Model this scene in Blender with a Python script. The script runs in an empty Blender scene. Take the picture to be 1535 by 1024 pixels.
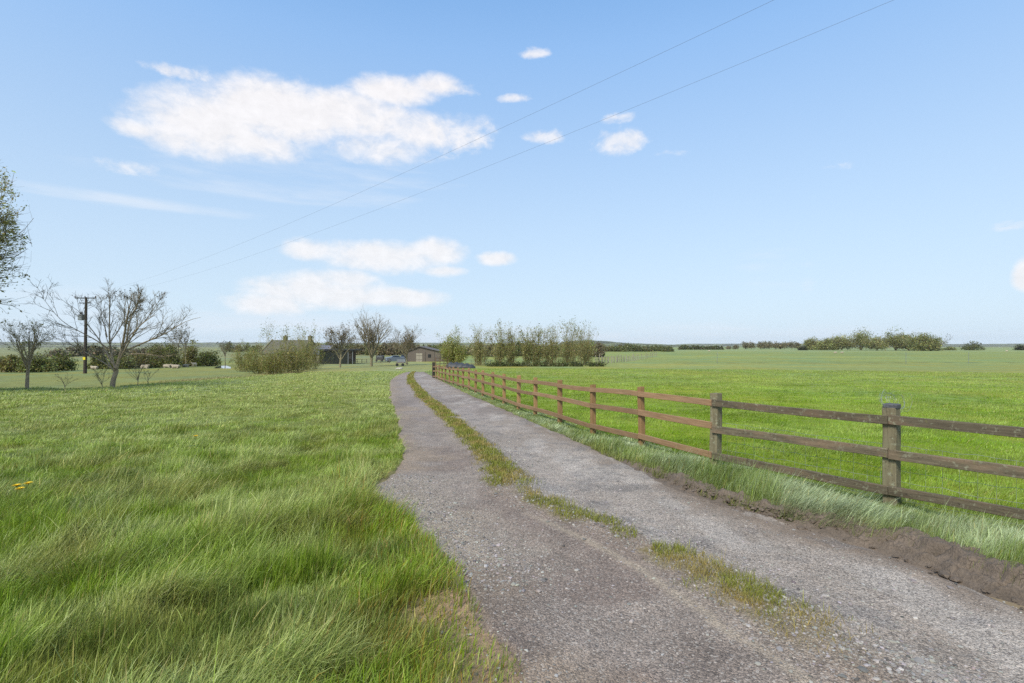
import bpy, math, random
import numpy as np
R = math.radians
SC = bpy.context.scene
COL = SC.collection

# ------------------------------------------------------------------ camera
F = 768.0            # focal length in photograph pixels (1535 wide)
EYE = 1.65
HOR = 518.0          # row of the true horizon in the photograph
cam_d = bpy.data.cameras.new('camera')
cam_d.sensor_width = 36.0
cam_d.lens = 36.0 * F / 1535.0
cam_d.shift_y = (HOR - 512.0) / 1535.0
cam_d.clip_start = 0.05
cam_d.clip_end = 30000
cam = bpy.data.objects.new('camera', cam_d)
cam.location = (0, 0, EYE)
cam.rotation_euler = (R(90), 0, 0)
COL.objects.link(cam)
SC.camera = cam

# ------------------------------------------------------------------ exposure, sun, sky
SC.view_settings.view_transform = 'Standard'
SC.view_settings.look = 'None'
SC.view_settings.exposure = 0.45
SC.view_settings.gamma = 1.0
SUN_AZ, SUN_EL = 212.0, 46.0     # azimuth clockwise from +Y: behind the camera, a little left
sd = bpy.data.lights.new('sun', 'SUN')
sd.energy = 3.5
sd.angle = R(18)
sd.color = (1.0, 0.93, 0.80)
so = bpy.data.objects.new('sun', sd)
so.rotation_euler = (R(90 - SUN_EL), 0, R(180 - SUN_AZ))
so.location = (0, 0, 60)
COL.objects.link(so)

W = bpy.data.worlds.new('World')
SC.world = W
W.use_nodes = True


class G:
    """tiny node-graph helper"""
    def __init__(s, nt):
        s.nt = nt; nt.nodes.clear()
    def n(s, t, **kw):
        nd = s.nt.nodes.new(t)
        for k, v in kw.items():
            setattr(nd, k, v)
        return nd
    def l(s, a, b):
        s.nt.links.new(a, b)
    def put(s, sock, v):
        if isinstance(v, bpy.types.NodeSocket): s.l(v, sock)
        else:
            if isinstance(v, (tuple, list)) and len(v) == 3 and sock.type == 'RGBA': v = (*v, 1)
            sock.default_value = v
    def m(s, op, a, b=0.0, c=None, clamp=False):
        nd = s.n('ShaderNodeMath', operation=op, use_clamp=clamp)
        s.put(nd.inputs[0], a); s.put(nd.inputs[1], b)
        if c is not None: s.put(nd.inputs[2], c)
        return nd.outputs[0]
    def mix(s, f, a, b, bt='MIX'):
        nd = s.n('ShaderNodeMix', data_type='RGBA', blend_type=bt)
        s.put(nd.inputs[0], f); s.put(nd.inputs[6], a); s.put(nd.inputs[7], b)
        return nd.outputs[2]
    def rng(s, v, a, b, c=0.0, d=1.0, smooth=False):
        nd = s.n('ShaderNodeMapRange', interpolation_type='SMOOTHSTEP' if smooth else 'LINEAR')
        for i, q in enumerate((v, a, b, c, d)): s.put(nd.inputs[i], q)
        return nd.outputs[0]
    def noise(s, vec, sc, det=4, rough=.55, dist=0.0):
        nd = s.n('ShaderNodeTexNoise')
        if vec is not None: s.l(vec, nd.inputs['Vector'])
        nd.inputs['Scale'].default_value = sc; nd.inputs['Detail'].default_value = det
        nd.inputs['Roughness'].default_value = rough; nd.inputs['Distortion'].default_value = dist
        return nd.outputs['Fac']
    def vmul(s, vec, x):
        nd = s.n('ShaderNodeMapping'); s.l(vec, nd.inputs[0]); nd.inputs[3].default_value = x
        return nd.outputs[0]


def azel(px, py):
    x, z, y = (px - 767.5) / F, (HOR - py) / F, 1.0
    return math.atan2(x, y), math.atan2(z, math.hypot(x, y))


def build_sky():
    g = G(W.node_tree)
    out = g.n('ShaderNodeOutputWorld'); bg = g.n('ShaderNodeBackground')
    sky = g.n('ShaderNodeTexSky', sky_type='NISHITA')
    sky.sun_disc = False
    sky.sun_elevation = R(SUN_EL); sky.sun_rotation = R(SUN_AZ)
    sky.air_density = 1.0; sky.dust_density = 1.2; sky.ozone_density = 2.0
    tc = g.n('ShaderNodeTexCoord'); sep = g.n('ShaderNodeSeparateXYZ')
    g.l(tc.outputs['Generated'], sep.inputs[0])
    X, Y, Z = sep.outputs
    az = g.m('ARCTAN2', X, Y)
    el = g.m('ARCSINE', Z)
    cmb = g.n('ShaderNodeCombineXYZ'); g.l(az, cmb.inputs[0]); g.l(g.m('MULTIPLY', el, 1.5), cmb.inputs[1])
    V = cmb.outputs[0]
    n1 = g.noise(V, 11.0, 7, .60, .35)
    n2 = g.noise(V, 34.0, 6, .65, .3)
    nz = g.m('ADD', g.m('MULTIPLY', g.m('SUBTRACT', n1, .5), 2.3), g.m('MULTIPLY', g.m('SUBTRACT', n2, .5), 1.25))
    def blobs(lst):
        acc = None
        for px, py, w, hu, hd, k in lst:
            a0, e0 = azel(px, py)
            a1, _ = azel(px + w, py); _, eu = azel(px, py - hu); _, ed = azel(px, py + hd)
            dx = g.m('DIVIDE', g.m('SUBTRACT', az, a0), abs(a1 - a0))
            de = g.m('SUBTRACT', el, e0)
            dy = g.m('MAXIMUM', g.m('DIVIDE', de, eu - e0), g.m('DIVIDE', de, ed - e0))
            r2 = g.m('ADD', g.m('MULTIPLY', dx, dx), g.m('MULTIPLY', dy, dy))
            v = g.m('MULTIPLY', g.m('SUBTRACT', 1.0, r2), k)
            acc = v if acc is None else g.m('SMOOTH_MAX', acc, v, .25)
        return acc
    dense = blobs([
        (305, 195, 110, 62, 46, 1.0), (420, 165, 120, 55, 60, 1.0), (520, 165, 110, 36, 45, .9), (590, 140, 70, 30, 22, .9),
        (655, 130, 45, 20, 16, .7), (205, 192, 46, 16, 16, .7), (380, 215, 90, 30, 28, .8), (640, 200, 95, 38, 26, .6), (560, 225, 90, 24, 22, .5),
        (470, 378, 48, 20, 14, .8), (575, 383, 110, 24, 28, .9), (655, 378, 46, 22, 20, .8), (662, 406, 36, 8, 10, .7), (744, 388, 30, 12, 12, .9),
        (480, 440, 110, 34, 26, .9), (590, 446, 92, 16, 16, .8), (400, 456, 70, 20, 18, .8), (520, 418, 50, 16, 20, .8),
        (1540, 418, 26, 36, 20, 1.0)])
    wisp = blobs([
        (262, 107, 66, 12, 10, .6), (697, 135, 30, 14, 12, .6), (180, 250, 60, 14, 14, .55), (800, 80, 28, 14, 10, .7), (770, 147, 30, 8, 8, .6),
        (822, 206, 42, 14, 12, .8), (925, 215, 52, 26, 22, .85), (926, 178, 32, 11, 9, .6), (1000, 232, 30, 10, 8, .4), (1255, 248, 26, 12, 9, .3),
        (1512, 340, 46, 9, 10, .55), (690, 210, 60, 30, 26, .45)])
    veil = blobs([
        (180, 301, 240, 15, 12, .8), (420, 290, 240, 34, 16, .5), (480, 250, 220, 40, 40, .4), (440, 485, 300, 26, 24, .7), (1210, 430, 12, 60, 60, .25),
        (1150, 400, 60, 50, 50, .2), (900, 505, 900, 26, 22, .55), (130, 470, 200, 60, 40, .35)])
    a1 = g.rng(g.m('ADD', g.m('MULTIPLY', dense, 1.25), g.m('MULTIPLY', nz, .85)), -.35, 1.05, 0, .97, True)
    a2 = g.rng(g.m('ADD', wisp, g.m('MULTIPLY', nz, 1.0)), .05, 1.0, 0, .8, True)
    Vs = g.vmul(V, (1.0, 5.0, 1.0))
    nv = g.noise(Vs, 6.0, 5, .6, .2)
    a3 = g.rng(g.m('ADD', veil, g.m('MULTIPLY', g.m('SUBTRACT', nv, .5), 1.6)), .05, 1.1, 0, .62, True)
    # scattered clouds over the rest of the sky, out of the photograph
    outside = g.rng(g.m('ABSOLUTE', az), 1.0, 1.5, 0, 1, True)
    n3 = g.noise(tc.outputs['Generated'], 2.2, 6, .55, .3)
    a4 = g.m('MULTIPLY', g.rng(n3, .5, .68, 0, .9, True), outside)
    bright = g.mix(g.rng(el, 0.0, .5), (.67, .69, .72), (.715, .695, .705))
    shade = g.rng(n2, .3, .75, .93, 1.06)
    cloud = g.mix(1.0, bright, shade, 'MULTIPLY')
    base = g.mix(1.0, sky.outputs[0], (SKY_K * .96, SKY_K * 1.16, SKY_K * 1.24), 'MULTIPLY')
    base = g.mix(.45, base, (.205, .385, .66))
    # pale veil of moisture low in the sky
    base = g.mix(1.0, base, g.rng(el, .12, .52, .74, 1.06), 'MULTIPLY')
    low = g.rng(el, 0.0, .60, 1.0, 0.0)
    base = g.mix(g.m('MULTIPLY', g.m('POWER', low, 1.08), .86), base, (.55, .655, .755))
    c = g.mix(a3, base, (.60, .65, .72))
    c = g.mix(a2, c, cloud); c = g.mix(a1, c, cloud); c = g.mix(a4, c, cloud)
    g.l(c, bg.inputs[0])
    bg.inputs[1].default_value = 1.0
    g.l(bg.outputs[0], out.inputs[0])


SKY_K = 0.15          # the sky texture's strength
build_sky()
SC.cycles.use_denoising = False
SC.cycles.use_adaptive_sampling = False
SC.cycles.sample_clamp_indirect = 3.0
SC.cycles.max_bounces = 6
SC.cycles.transparent_max_bounces = 4
W.cycles.sampling_method = 'MANUAL'
W.cycles.sample_map_resolution = 512

# ------------------------------------------------------------------ numpy noise
_rs = np.random.RandomState(7)
_TAB = _rs.rand(256, 256)
def vnoise(x, y):
    x = np.asarray(x, float); y = np.asarray(y, float)
    xi = np.floor(x).astype(int); yi = np.floor(y).astype(int)
    fx = x - xi; fy = y - yi
    fx = fx * fx * (3 - 2 * fx); fy = fy * fy * (3 - 2 * fy)
    T = lambda i, j: _TAB[i & 255, j & 255]
    return (T(xi, yi) * (1 - fx) + T(xi + 1, yi) * fx) * (1 - fy) + (T(xi, yi + 1) * (1 - fx) + T(xi + 1, yi + 1) * fx) * fy
def fbm(x, y, o=4, g=.5):
    s = 0; a = 1; t = 0
    for i in range(o):
        s = s + a * vnoise(x * 2 ** i + 17.3 * i, y * 2 ** i + 9.1 * i); t += a; a *= g
    return s / t
def sstep(a, b, x):
    t = np.clip((np.asarray(x, float) - a) / (b - a), 0, 1)
    return t * t * (3 - 2 * t)
def lerp3(a, b, t):
    return np.asarray(a)[None, :] * (1 - t[:, None]) + np.asarray(b)[None, :] * t[:, None]

# ------------------------------------------------------------------ lie of the land
SLOPE, FLAT = .023, 105.0
def z_plain(y):
    y = np.asarray(y, float)
    k = 12.0
    a = np.maximum(y, 0)
    m = -k * np.log(np.exp(-np.minimum(a, 400) / k) + math.exp(-FLAT / k))
    return -SLOPE * np.maximum(m, 0)
def px2g(px, py, drop=0.0):
    """a photograph pixel on the ground -> X, Y in metres"""
    v = py - HOR
    d = 40.0
    for _ in range(60):
        d = .5 * d + .5 * (EYE + drop - float(z_plain(d))) * F / v
    return (px - 767.5) / F * d, d
def low_field(x, y):
    """how far a point lies in the lower meadow beyond the lawn's edge, left"""
    edge = -21.8 - np.maximum(y - 56, 0) * .37
    s = np.minimum(edge - x, y - 27.5 - .02 * x)
    return sstep(0, 3.0, s)
# edges of the track (photograph pixels read off on the ground)
LE = [px2g(*p) for p in [(800,1024),(738,940),(694,862),(638,800),(590,757),(557,738),(584,716),(604,690),(603,660),(592,620),(584,592),(585,572),(592,565),(602,560),(613,557)]]
RE = [px2g(*p) for p in [(1700,960),(1535,893),(1400,845),(1250,798),(1100,762),(1040,742),(960,705),(860,660),(780,625),(700,590),(655,568),(640,560),(634,557.5)]]
LE = [(LE[0][0] + .12, 0.5)] + LE; RE = [(RE[0][0] + 1.5, .5)] + RE
_ly = np.array([p[1] for p in LE]); _lx = np.array([p[0] for p in LE])
_ry = np.array([p[1] for p in RE]); _rx = np.array([p[0] for p in RE])
o_ = np.argsort(_ly); _ly, _lx = _ly[o_], _lx[o_]
def sm_interp(y, ys, xs):
    y = np.asarray(y, float)
    w = np.maximum(.12, .05 * y)
    return (np.interp(y - w, ys, xs) + 2 * np.interp(y, ys, xs) + np.interp(y + w, ys, xs)) / 4
def left_edge(y):
    return sm_interp(y, _ly, _lx) + (vnoise(y * 2.3, 3.3) - .5) * .16 + (vnoise(y * 7, 8.3) - .5) * .07
def right_edge(y):
    return sm_interp(y, _ry, _rx) + (vnoise(y * 2.1, 13.3) - .5) * .12 + (vnoise(y * 7, 28.3) - .5) * .06
TRACK_END = 61.0
# the fence line, post by post
FPX = [962, 889, 839.5, 802.5, 777.4, 755.7, 739, 724, 713, 703, 694, 686.5, 679.5, 673.6, 667.5, 662.5, 658, 654, 650]
P_OLD = [px2g(1337, 761), px2g(1073, 705)]
P_OLD = [(2 * P_OLD[0][0] - P_OLD[1][0] + .05, 2 * P_OLD[0][1] - P_OLD[1][1])] + P_OLD
P_NEW = [P_OLD[-1]]
for px in FPX:
    x0, y0 = P_NEW[-1]; t = (px - 767.5) / F
    best = min((abs(math.hypot(t * d - x0, d - y0) - 1.85), d) for d in np.arange(y0 + .3, y0 + 2.2, .01))
    P_NEW.append((t * best[1], best[1]))
_fy = np.array([p[1] for p in P_OLD + P_NEW[1:]]); _fx = np.array([p[0] for p in P_OLD + P_NEW[1:]])
def fence_x(y):
    y = np.asarray(y, float)
    lo = _fx[0] + (_fy[0] - y) * (_fx[0] - _fx[1]) / (_fy[1] - _fy[0])
    return np.where(y < _fy[0], lo, np.interp(y, _fy, _fx))
def on_track(x, y, m=0.0):
    return (x > left_edge(y) - m) & (x < right_edge(y) + m) & (y < TRACK_END)
def ground_z(x, y):
    x = np.asarray(x, float); y = np.asarray(y, float)
    z = z_plain(y) - .4 * low_field(x, y)
    near = sstep(90, 20, np.hypot(x, y))
    z = z + near * ((fbm(x * .55, y * .55, 3) - .5) * .10 + (fbm(x * 2.1, y * 2.1, 2) - .5) * .09)
    re = right_edge(y)
    z = z + sstep(0, .25, x - re) * (.02 + .08 * sstep(13, 7, y)) * sstep(70, 50, y) * sstep(1.5, .5, x - re)
    inside = np.minimum(x - left_edge(y), re - x)
    t = sstep(-.02, .12, inside) * (y < TRACK_END + 1)
    z = z * (1 - t) + t * (z_plain(y) - .10)
    return z

# ------------------------------------------------------------------ mesh helpers
def mesh_obj(name, V, polys, mat, parent=None, colors=None, smooth=False, mat_idx=None, link=True):
    """polys: list of (M,k) index arrays"""
    me = bpy.data.meshes.new(name)
    V = np.asarray(V, np.float32)
    me.vertices.add(len(V)); me.vertices.foreach_set('co', V.ravel())
    polys = [np.asarray(p, np.int32) for p in polys if len(p)]
    loops = np.concatenate([p.ravel() for p in polys])
    tot = np.concatenate([np.full(len(p), p.shape[1], np.int32) for p in polys])
    st = np.concatenate([[0], np.cumsum(tot)[:-1]]).astype(np.int32)
    me.loops.add(len(loops)); me.loops.foreach_set('vertex_index', loops)
    me.polygons.add(len(tot)); me.polygons.foreach_set('loop_start', st)
    me.polygons.foreach_set('use_smooth', np.full(len(tot), bool(smooth)))
    if mat_idx is not None: me.polygons.foreach_set('material_index', np.asarray(mat_idx, np.int32))
    if colors is not None:
        ca = me.attributes.new('col', 'FLOAT_COLOR', 'POINT')
        c4 = np.ones((len(V), 4), np.float32); c4[:, :3] = colors
        ca.data.foreach_set('color', c4.ravel())
    me.update(calc_edges=True)
    for mt in (mat if isinstance(mat, (list, tuple)) else [mat]): me.materials.append(mt)
    ob = bpy.data.objects.new(name, me)
    if link: COL.objects.link(ob)
    if parent is not None: ob.parent = parent
    return ob
def tag(o, label=None, cat=None, group=None, kind=None):
    if label: o['label'] = label
    if cat: o['category'] = cat
    if group: o['group'] = group
    if kind: o['kind'] = kind
    return o
def empty(name, loc, label, cat, group=None, rz=0.0):
    o = bpy.data.objects.new(name, None); COL.objects.link(o)
    o.empty_display_size = .2
    o.location = loc; o.rotation_euler = (0, 0, rz)
    return tag(o, label, cat, group)
def copy_tree(o, parent=None):
    c = o.copy(); COL.objects.link(c); c.parent = parent
    for ch in list(o.children): copy_tree(ch, c)
    return c

class MB:
    """collects boxes, lofts and tubes into one mesh"""
    def __init__(s): s.v = []; s.q = []; s.t = []; s.n = 0
    def add(s, V, q=(), t=()):
        V = np.asarray(V, float).reshape(-1, 3)
        if len(q): s.q.append(np.asarray(q, int).reshape(-1, 4) + s.n)
        if len(t): s.t.append(np.asarray(t, int).reshape(-1, 3) + s.n)
        s.v.append(V); s.n += len(V)
    def box(s, c, d, rz=0.0, bev=0.0, jit=0.0, rng=None):
        x, y, z = [k / 2 for k in d]
        if bev > 0:
            b = min(bev, x * .9, y * .9, z * .9)
            ring = [(-x, -y + b), (-x + b, -y), (x - b, -y), (x, -y + b), (x, y - b), (x - b, y), (-x + b, y), (-x, y - b)]
            ins = [(px * (1 - b / x), py * (1 - b / y)) for px, py in ring]
            V = [(px, py, -z) for px, py in ins] + [(px, py, -z + b) for px, py in ring] + [(px, py, z - b) for px, py in ring] + [(px, py, z) for px, py in ins]
            q = []
            for k in range(3):
                for i in range(8):
                    j = (i + 1) % 8; q.append((k * 8 + i, k * 8 + j, k * 8 + 8 + j, k * 8 + 8 + i))
            V += [(0, 0, -z), (0, 0, z)]
            t = [(32, (i + 1) % 8, i) for i in range(8)] + [(33, 24 + i, 24 + (i + 1) % 8) for i in range(8)]
        else:
            V = [(-x, -y, -z), (x, -y, -z), (x, y, -z), (-x, y, -z), (-x, -y, z), (x, -y, z), (x, y, z), (-x, y, z)]
            q = [(0, 3, 2, 1), (4, 5, 6, 7), (0, 1, 5, 4), (1, 2, 6, 5), (2, 3, 7, 6), (3, 0, 4, 7)]; t = []
        V = np.array(V, float)
        if jit and rng is not None: V += rng.normal(0, jit, V.shape)
        ca, sa = math.cos(rz), math.sin(rz)
        V = np.stack([V[:, 0] * ca - V[:, 1] * sa, V[:, 0] * sa + V[:, 1] * ca, V[:, 2]], 1) + np.array(c, float)
        s.add(V, q, t)
    def loft(s, rings, close=True):
        """rings: list of (k,3) arrays of equal length"""
        k = len(rings[0]); V = np.concatenate(rings)
        q = [(a * k + i, a * k + (i + 1) % k, (a + 1) * k + (i + 1) % k, (a + 1) * k + i) for a in range(len(rings) - 1) for i in range(k)]
        t = []
        if close:
            V = np.concatenate([V, [rings[0].mean(0)], [rings[-1].mean(0)]]); e = len(V) - 2; b = (len(rings) - 1) * k
            t = [(e, (i + 1) % k, i) for i in range(k)] + [(e + 1, b + i, b + (i + 1) % k) for i in range(k)]
        s.add(V, q, t)
    def tube(s, P, r, sides=6):
        V, q = tubes_arrays(np.asarray([P], float), np.asarray([np.broadcast_to(r, len(P))], float), sides)
        s.add(V, q)
    def ellipsoid(s, c, rad, u=10, v=7, jit=0, rng=None):
        rings = []
        for i in range(v):
            a = math.pi * (i + .5) / v
            th = np.arange(u) * 2 * math.pi / u
            rings.append(np.stack([np.cos(th) * math.sin(a) * rad[0], np.sin(th) * math.sin(a) * rad[1], np.full(u, -math.cos(a) * rad[2])], 1) + np.array(c))
        if jit: rings = [r_ + rng.normal(0, jit, r_.shape) for r_ in rings]
        s.loft(rings)
    def obj(s, name, mat, parent=None, smooth=False, colors=None):
        return mesh_obj(name, np.concatenate(s.v), [np.concatenate(a) for a in (s.q, s.t) if a], mat, parent, colors, smooth)

def tubes_arrays(P, Rr, sides):
    """P (T,n,3), Rr (T,n) -> verts, quads"""
    T, n, _ = P.shape
    tan = np.gradient(P, axis=1)
    tan /= np.linalg.norm(tan, axis=2, keepdims=True) + 1e-9
    mean = tan.mean(1, keepdims=True)
    ref = np.where(np.abs(mean[..., 2:3]) > .8, np.array([1., 0, 0]), np.array([0, 0, 1.]))
    a = np.cross(tan, np.broadcast_to(ref, tan.shape)); a /= np.linalg.norm(a, axis=2, keepdims=True) + 1e-9
    b = np.cross(tan, a)
    th = np.arange(sides) * 2 * math.pi / sides
    V = P[:, :, None, :] + Rr[:, :, None, None] * (a[:, :, None, :] * np.cos(th)[None, None, :, None] + b[:, :, None, :] * np.sin(th)[None, None, :, None])
    idx = np.arange(T * n * sides).reshape(T, n, sides)
    q = np.stack([idx[:, :-1, :], np.roll(idx, -1, 2)[:, :-1, :], np.roll(idx, -1, 2)[:, 1:, :], idx[:, 1:, :]], -1)
    return V.reshape(-1, 3), q.reshape(-1, 4)

# ------------------------------------------------------------------ materials
def mat_new(name):
    m = bpy.data.materials.new(name); m.use_nodes = True
    g = G(m.node_tree)
    out = g.n('ShaderNodeOutputMaterial'); p = g.n('ShaderNodeBsdfPrincipled')
    g.l(p.outputs[0], out.inputs[0])
    return m, g, p, out
def plain(name, c, rough=.7, metal=0.0, var=.25, sc=6.0, bump=0.0, spec=.4):
    m, g, p, out = mat_new(name)
    tc = g.n('ShaderNodeTexCoord')
    nz = g.noise(tc.outputs['Object'], sc, 5, .6)
    col = g.mix(1.0, c, g.rng(nz, .25, .75, 1 - var, 1 + var), 'MULTIPLY')
    g.l(col, p.inputs['Base Color'])
    p.inputs['Roughness'].default_value = rough; p.inputs['Metallic'].default_value = metal
    p.inputs['Specular IOR Level'].default_value = spec
    if bump:
        b = g.n('ShaderNodeBump'); b.inputs['Strength'].default_value = bump; b.inputs['Distance'].default_value = .02
        g.l(nz, b.inputs['Height']); g.l(b.outputs[0], p.inputs['Normal'])
    return m
def leafy(name, trans=.35, rough=.5, spec=.35, tcol=(1.1, 1.15, .7)):
    m, g, p, out = mat_new(name)
    at = g.n('ShaderNodeAttribute', attribute_name='col')
    g.l(at.outputs['Color'], p.inputs['Base Color'])
    p.inputs['Roughness'].default_value = rough; p.inputs['Specular IOR Level'].default_value = spec
    tr = g.n('ShaderNodeBsdfTranslucent')
    g.l(g.mix(1.0, at.outputs['Color'], tcol, 'MULTIPLY'), tr.inputs[0])
    mx = g.n('ShaderNodeMixShader'); mx.inputs[0].default_value = trans
    g.l(p.outputs[0], mx.inputs[1]); g.l(tr.outputs[0], mx.inputs[2]); g.l(mx.outputs[0], out.inputs[0])
    return m
def wood(name, c1, c2, c3, axis='Z', lichen=0.0, grain=1.0):
    m, g, p, out = mat_new(name)
    tc = g.n('ShaderNodeTexCoord'); oi = g.n('ShaderNodeObjectInfo')
    off = g.n('ShaderNodeVectorMath', operation='ADD'); g.l(tc.outputs['Object'], off.inputs[0])
    cx = g.n('ShaderNodeCombineXYZ'); g.l(g.m('MULTIPLY', oi.outputs['Random'], 37.0), cx.inputs[0]); g.l(g.m('MULTIPLY', oi.outputs['Random'], 91.0), cx.inputs[2])
    g.l(cx.outputs[0], off.inputs[1])
    V = off.outputs[0]
    st = g.vmul(V, (1, 1, .06) if axis == 'Z' else (.06, 1, 1))
    gr = g.noise(st, 55 * grain, 5, .65, .4)
    big = g.noise(g.vmul(V, (1, 1, .3) if axis == 'Z' else (.3, 1, 1)), 7.0, 4, .6)
    fine = g.noise(V, 90.0, 3, .6)
    col = g.mix(g.rng(gr, .3, .7), c1, c2)
    col = g.mix(g.rng(big, .48, .72, 0, .75), col, c3)
    kn = g.n('ShaderNodeTexVoronoi'); g.l(g.vmul(V, (3, 9, 3) if axis == 'X' else (9, 9, 3)), kn.inputs['Vector']); kn.inputs['Scale'].default_value = 1.0
    col = g.mix(g.rng(kn.outputs['Distance'], .05, .13, .75, 0.0), col, tuple(k * .35 for k in c2))
    col = g.mix(1.0, col, g.rng(oi.outputs['Random'], 0, 1, .82, 1.15), 'MULTIPLY')
    if lichen:
        ln = g.noise(V, 22.0, 6, .7)
        col = g.mix(g.rng(ln, .56, .66, 0, lichen), col, (.26, .27, .19))
        l2 = g.noise(g.vmul(V, (1.3, 1.3, 1.3)), 13.0, 5, .7)
        col = g.mix(g.rng(l2, .62, .70, 0, lichen * .8), col, (.16, .17, .04))
        l3 = g.noise(V, 34.0, 5, .7)
        col = g.mix(g.rng(l3, .60, .68, 0, .8), col, (.025, .02, .014))
    g.l(col, p.inputs['Base Color'])
    p.inputs['Roughness'].default_value = .8; p.inputs['Specular IOR Level'].default_value = .25
    b = g.n('ShaderNodeBump'); b.inputs['Strength'].default_value = .5; b.inputs['Distance'].default_value = .006
    g.l(g.m('ADD', gr, g.m('MULTIPLY', fine, .4)), b.inputs['Height']); g.l(b.outputs[0], p.inputs['Normal'])
    return m

M_NEWP = wood('new_post_timber', (.33, .20, .092), (.20, .115, .05), (.27, .165, .08), 'Z')
M_NEWR = wood('new_rail_timber', (.30, .19, .105), (.17, .10, .055), (.22, .15, .09), 'X')
M_OLDP = wood('weathered_post_timber', (.20, .175, .11), (.10, .085, .05), (.16, .155, .09), 'Z', .8)
M_OLDR = wood('weathered_rail_timber', (.145, .122, .082), (.06, .049, .032), (.19, .13, .085), 'X', .6)
M_POLE = wood('creosoted_pole', (.055, .042, .033), (.025, .019, .016), (.04, .03, .025), 'Z')
M_STAKE = wood('silvered_stake', (.27, .25, .20), (.16, .145, .115), (.34, .31, .25), 'Z')
M_GREY_TIMBER = wood('grey_boarding', (.165, .138, .115), (.09, .076, .063), (.13, .11, .092), 'Z')
M_BARK = plain('bark', (.19, .165, .10), .9, var=.4, sc=9, bump=.6)
M_BARKB = plain('bark_reddish', (.27, .215, .145), .9, var=.4, sc=9, bump=.6)
M_TWIG = plain('twig_bark', (.15, .125, .075), .9, var=.3)
M_TWIGO = plain('olive_twig_bark', (.23, .195, .085), .9, var=.3)
M_LEAF = leafy('leaf')
M_GRASS = leafy('grass_blade', .3, .42, .34)
M_WIRE = plain('galvanised_wire', (.30, .32, .31), .45, .6, .1)
M_CABLE = plain('cable', (.10, .10, .12), .6, .2, .1)
M_DARK = plain('dark_metal', (.02, .022, .024), .45, .3, .15)
M_STEEL = plain('grey_painted_metal', (.20, .22, .23), .5, .4, .2)
M_RUST = plain('rusty_iron', (.14, .075, .045), .8, .3, .4)

def ground_mat():
    m, g, p, out = mat_new('meadow_ground')
    at = g.n('ShaderNodeAttribute', attribute_name='col')
    geo = g.n('ShaderNodeNewGeometry'); P = geo.outputs['Position']
    n1 = g.noise(P, 1.1, 6, .65); n2 = g.noise(g.vmul(P, (1, .5, 1)), .13, 5, .6); n3 = g.noise(P, 26, 4, .7); n4 = g.noise(g.vmul(P, (.3, 1.0, 1)), .03, 4, .6)
    col = g.mix(1.0, at.outputs['Color'], g.rng(n1, .3, .7, .72, 1.28), 'MULTIPLY')
    col = g.mix(1.0, col, g.rng(n3, .3, .7, .68, 1.32), 'MULTIPLY')
    warm = g.mix(1.0, col, (1.22, 1.0, .72), 'MULTIPLY'); cool = g.mix(1.0, col, (.88, .98, 1.25), 'MULTIPLY')
    col = g.mix(g.rng(n2, .35, .65), warm, cool)
    col = g.mix(1.0, col, g.rng(n4, .3, .7, .86, 1.14), 'MULTIPLY')
    g.l(col, p.inputs['Base Color'])
    p.inputs['Roughness'].default_value = .85; p.inputs['Specular IOR Level'].default_value = .2
    b = g.n('ShaderNodeBump'); b.inputs['Strength'].default_value = .7; b.inputs['Distance'].default_value = .06
    g.l(g.m('ADD', n1, g.m('MULTIPLY', n3, .5)), b.inputs['Height']); g.l(b.outputs[0], p.inputs['Normal'])
    return m
def track_mat():
    m, g, p, out = mat_new('tarmac_and_gravel')
    at = g.n('ShaderNodeAttribute', attribute_name='col')
    geo = g.n('ShaderNodeNewGeometry'); P = geo.outputs['Position']
    # alpha-free: chip strength rides in a second attribute
    st = g.n('ShaderNodeAttribute', attribute_name='chip')
    def vor(sc):
        v = g.n('ShaderNodeTexVoronoi'); g.l(P, v.inputs['Vector']); v.inputs['Scale'].default_value = sc
        return v
    v1, v2, v3 = vor(80), vor(165), vor(24)
    s1 = g.n('ShaderNodeSeparateColor'); g.l(v1.outputs['Color'], s1.inputs[0])
    s2 = g.n('ShaderNodeSeparateColor'); g.l(v2.outputs['Color'], s2.inputs[0])
    s3 = g.n('ShaderNodeSeparateColor'); g.l(v3.outputs['Color'], s3.inputs[0])
    chip = g.m('ADD', g.m('MULTIPLY', s1.outputs[0], .5), g.m('MULTIPLY', s2.outputs[0], .5))
    val = g.rng(chip, .15, .85, .45, 1.65)
    val = g.mix(st.outputs['Fac'], (1, 1, 1), val)
    col = g.mix(1.0, at.outputs['Color'], val, 'MULTIPLY')
    hot = g.m('MULTIPLY', g.m('GREATER_THAN', s1.outputs[1], .91), g.rng(st.outputs['Fac'], 0, 1, 0, .55))
    col = g.mix(hot, col, (.43, .395, .35))
    drk = g.m('MULTIPLY', g.m('GREATER_THAN', s2.outputs[2], .84), .6)
    col = g.mix(drk, col, (.045, .043, .043))
    n = g.noise(P, 3.0, 6, .65); nf = g.noise(P, 180, 3, .6)
    col = g.mix(1.0, col, g.rng(n, .3, .7, .82, 1.18), 'MULTIPLY')
    col = g.mix(1.0, col, g.rng(nf, .3, .7, .8, 1.2), 'MULTIPLY')
    g.l(col, p.inputs['Base Color'])
    p.inputs['Roughness'].default_value = .82; p.inputs['Specular IOR Level'].default_value = .3
    h = g.m('ADD', g.m('MULTIPLY', v1.outputs['Distance'], -.6), g.m('MULTIPLY', v2.outputs['Distance'], -.4))
    h = g.m('ADD', h, g.m('MULTIPLY', nf, .2))
    b = g.n('ShaderNodeBump'); b.inputs['Strength'].default_value = .8; b.inputs['Distance'].default_value = .012
    g.l(h, b.inputs['Height']); g.l(b.outputs[0], p.inputs['Normal'])
    return m
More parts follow.
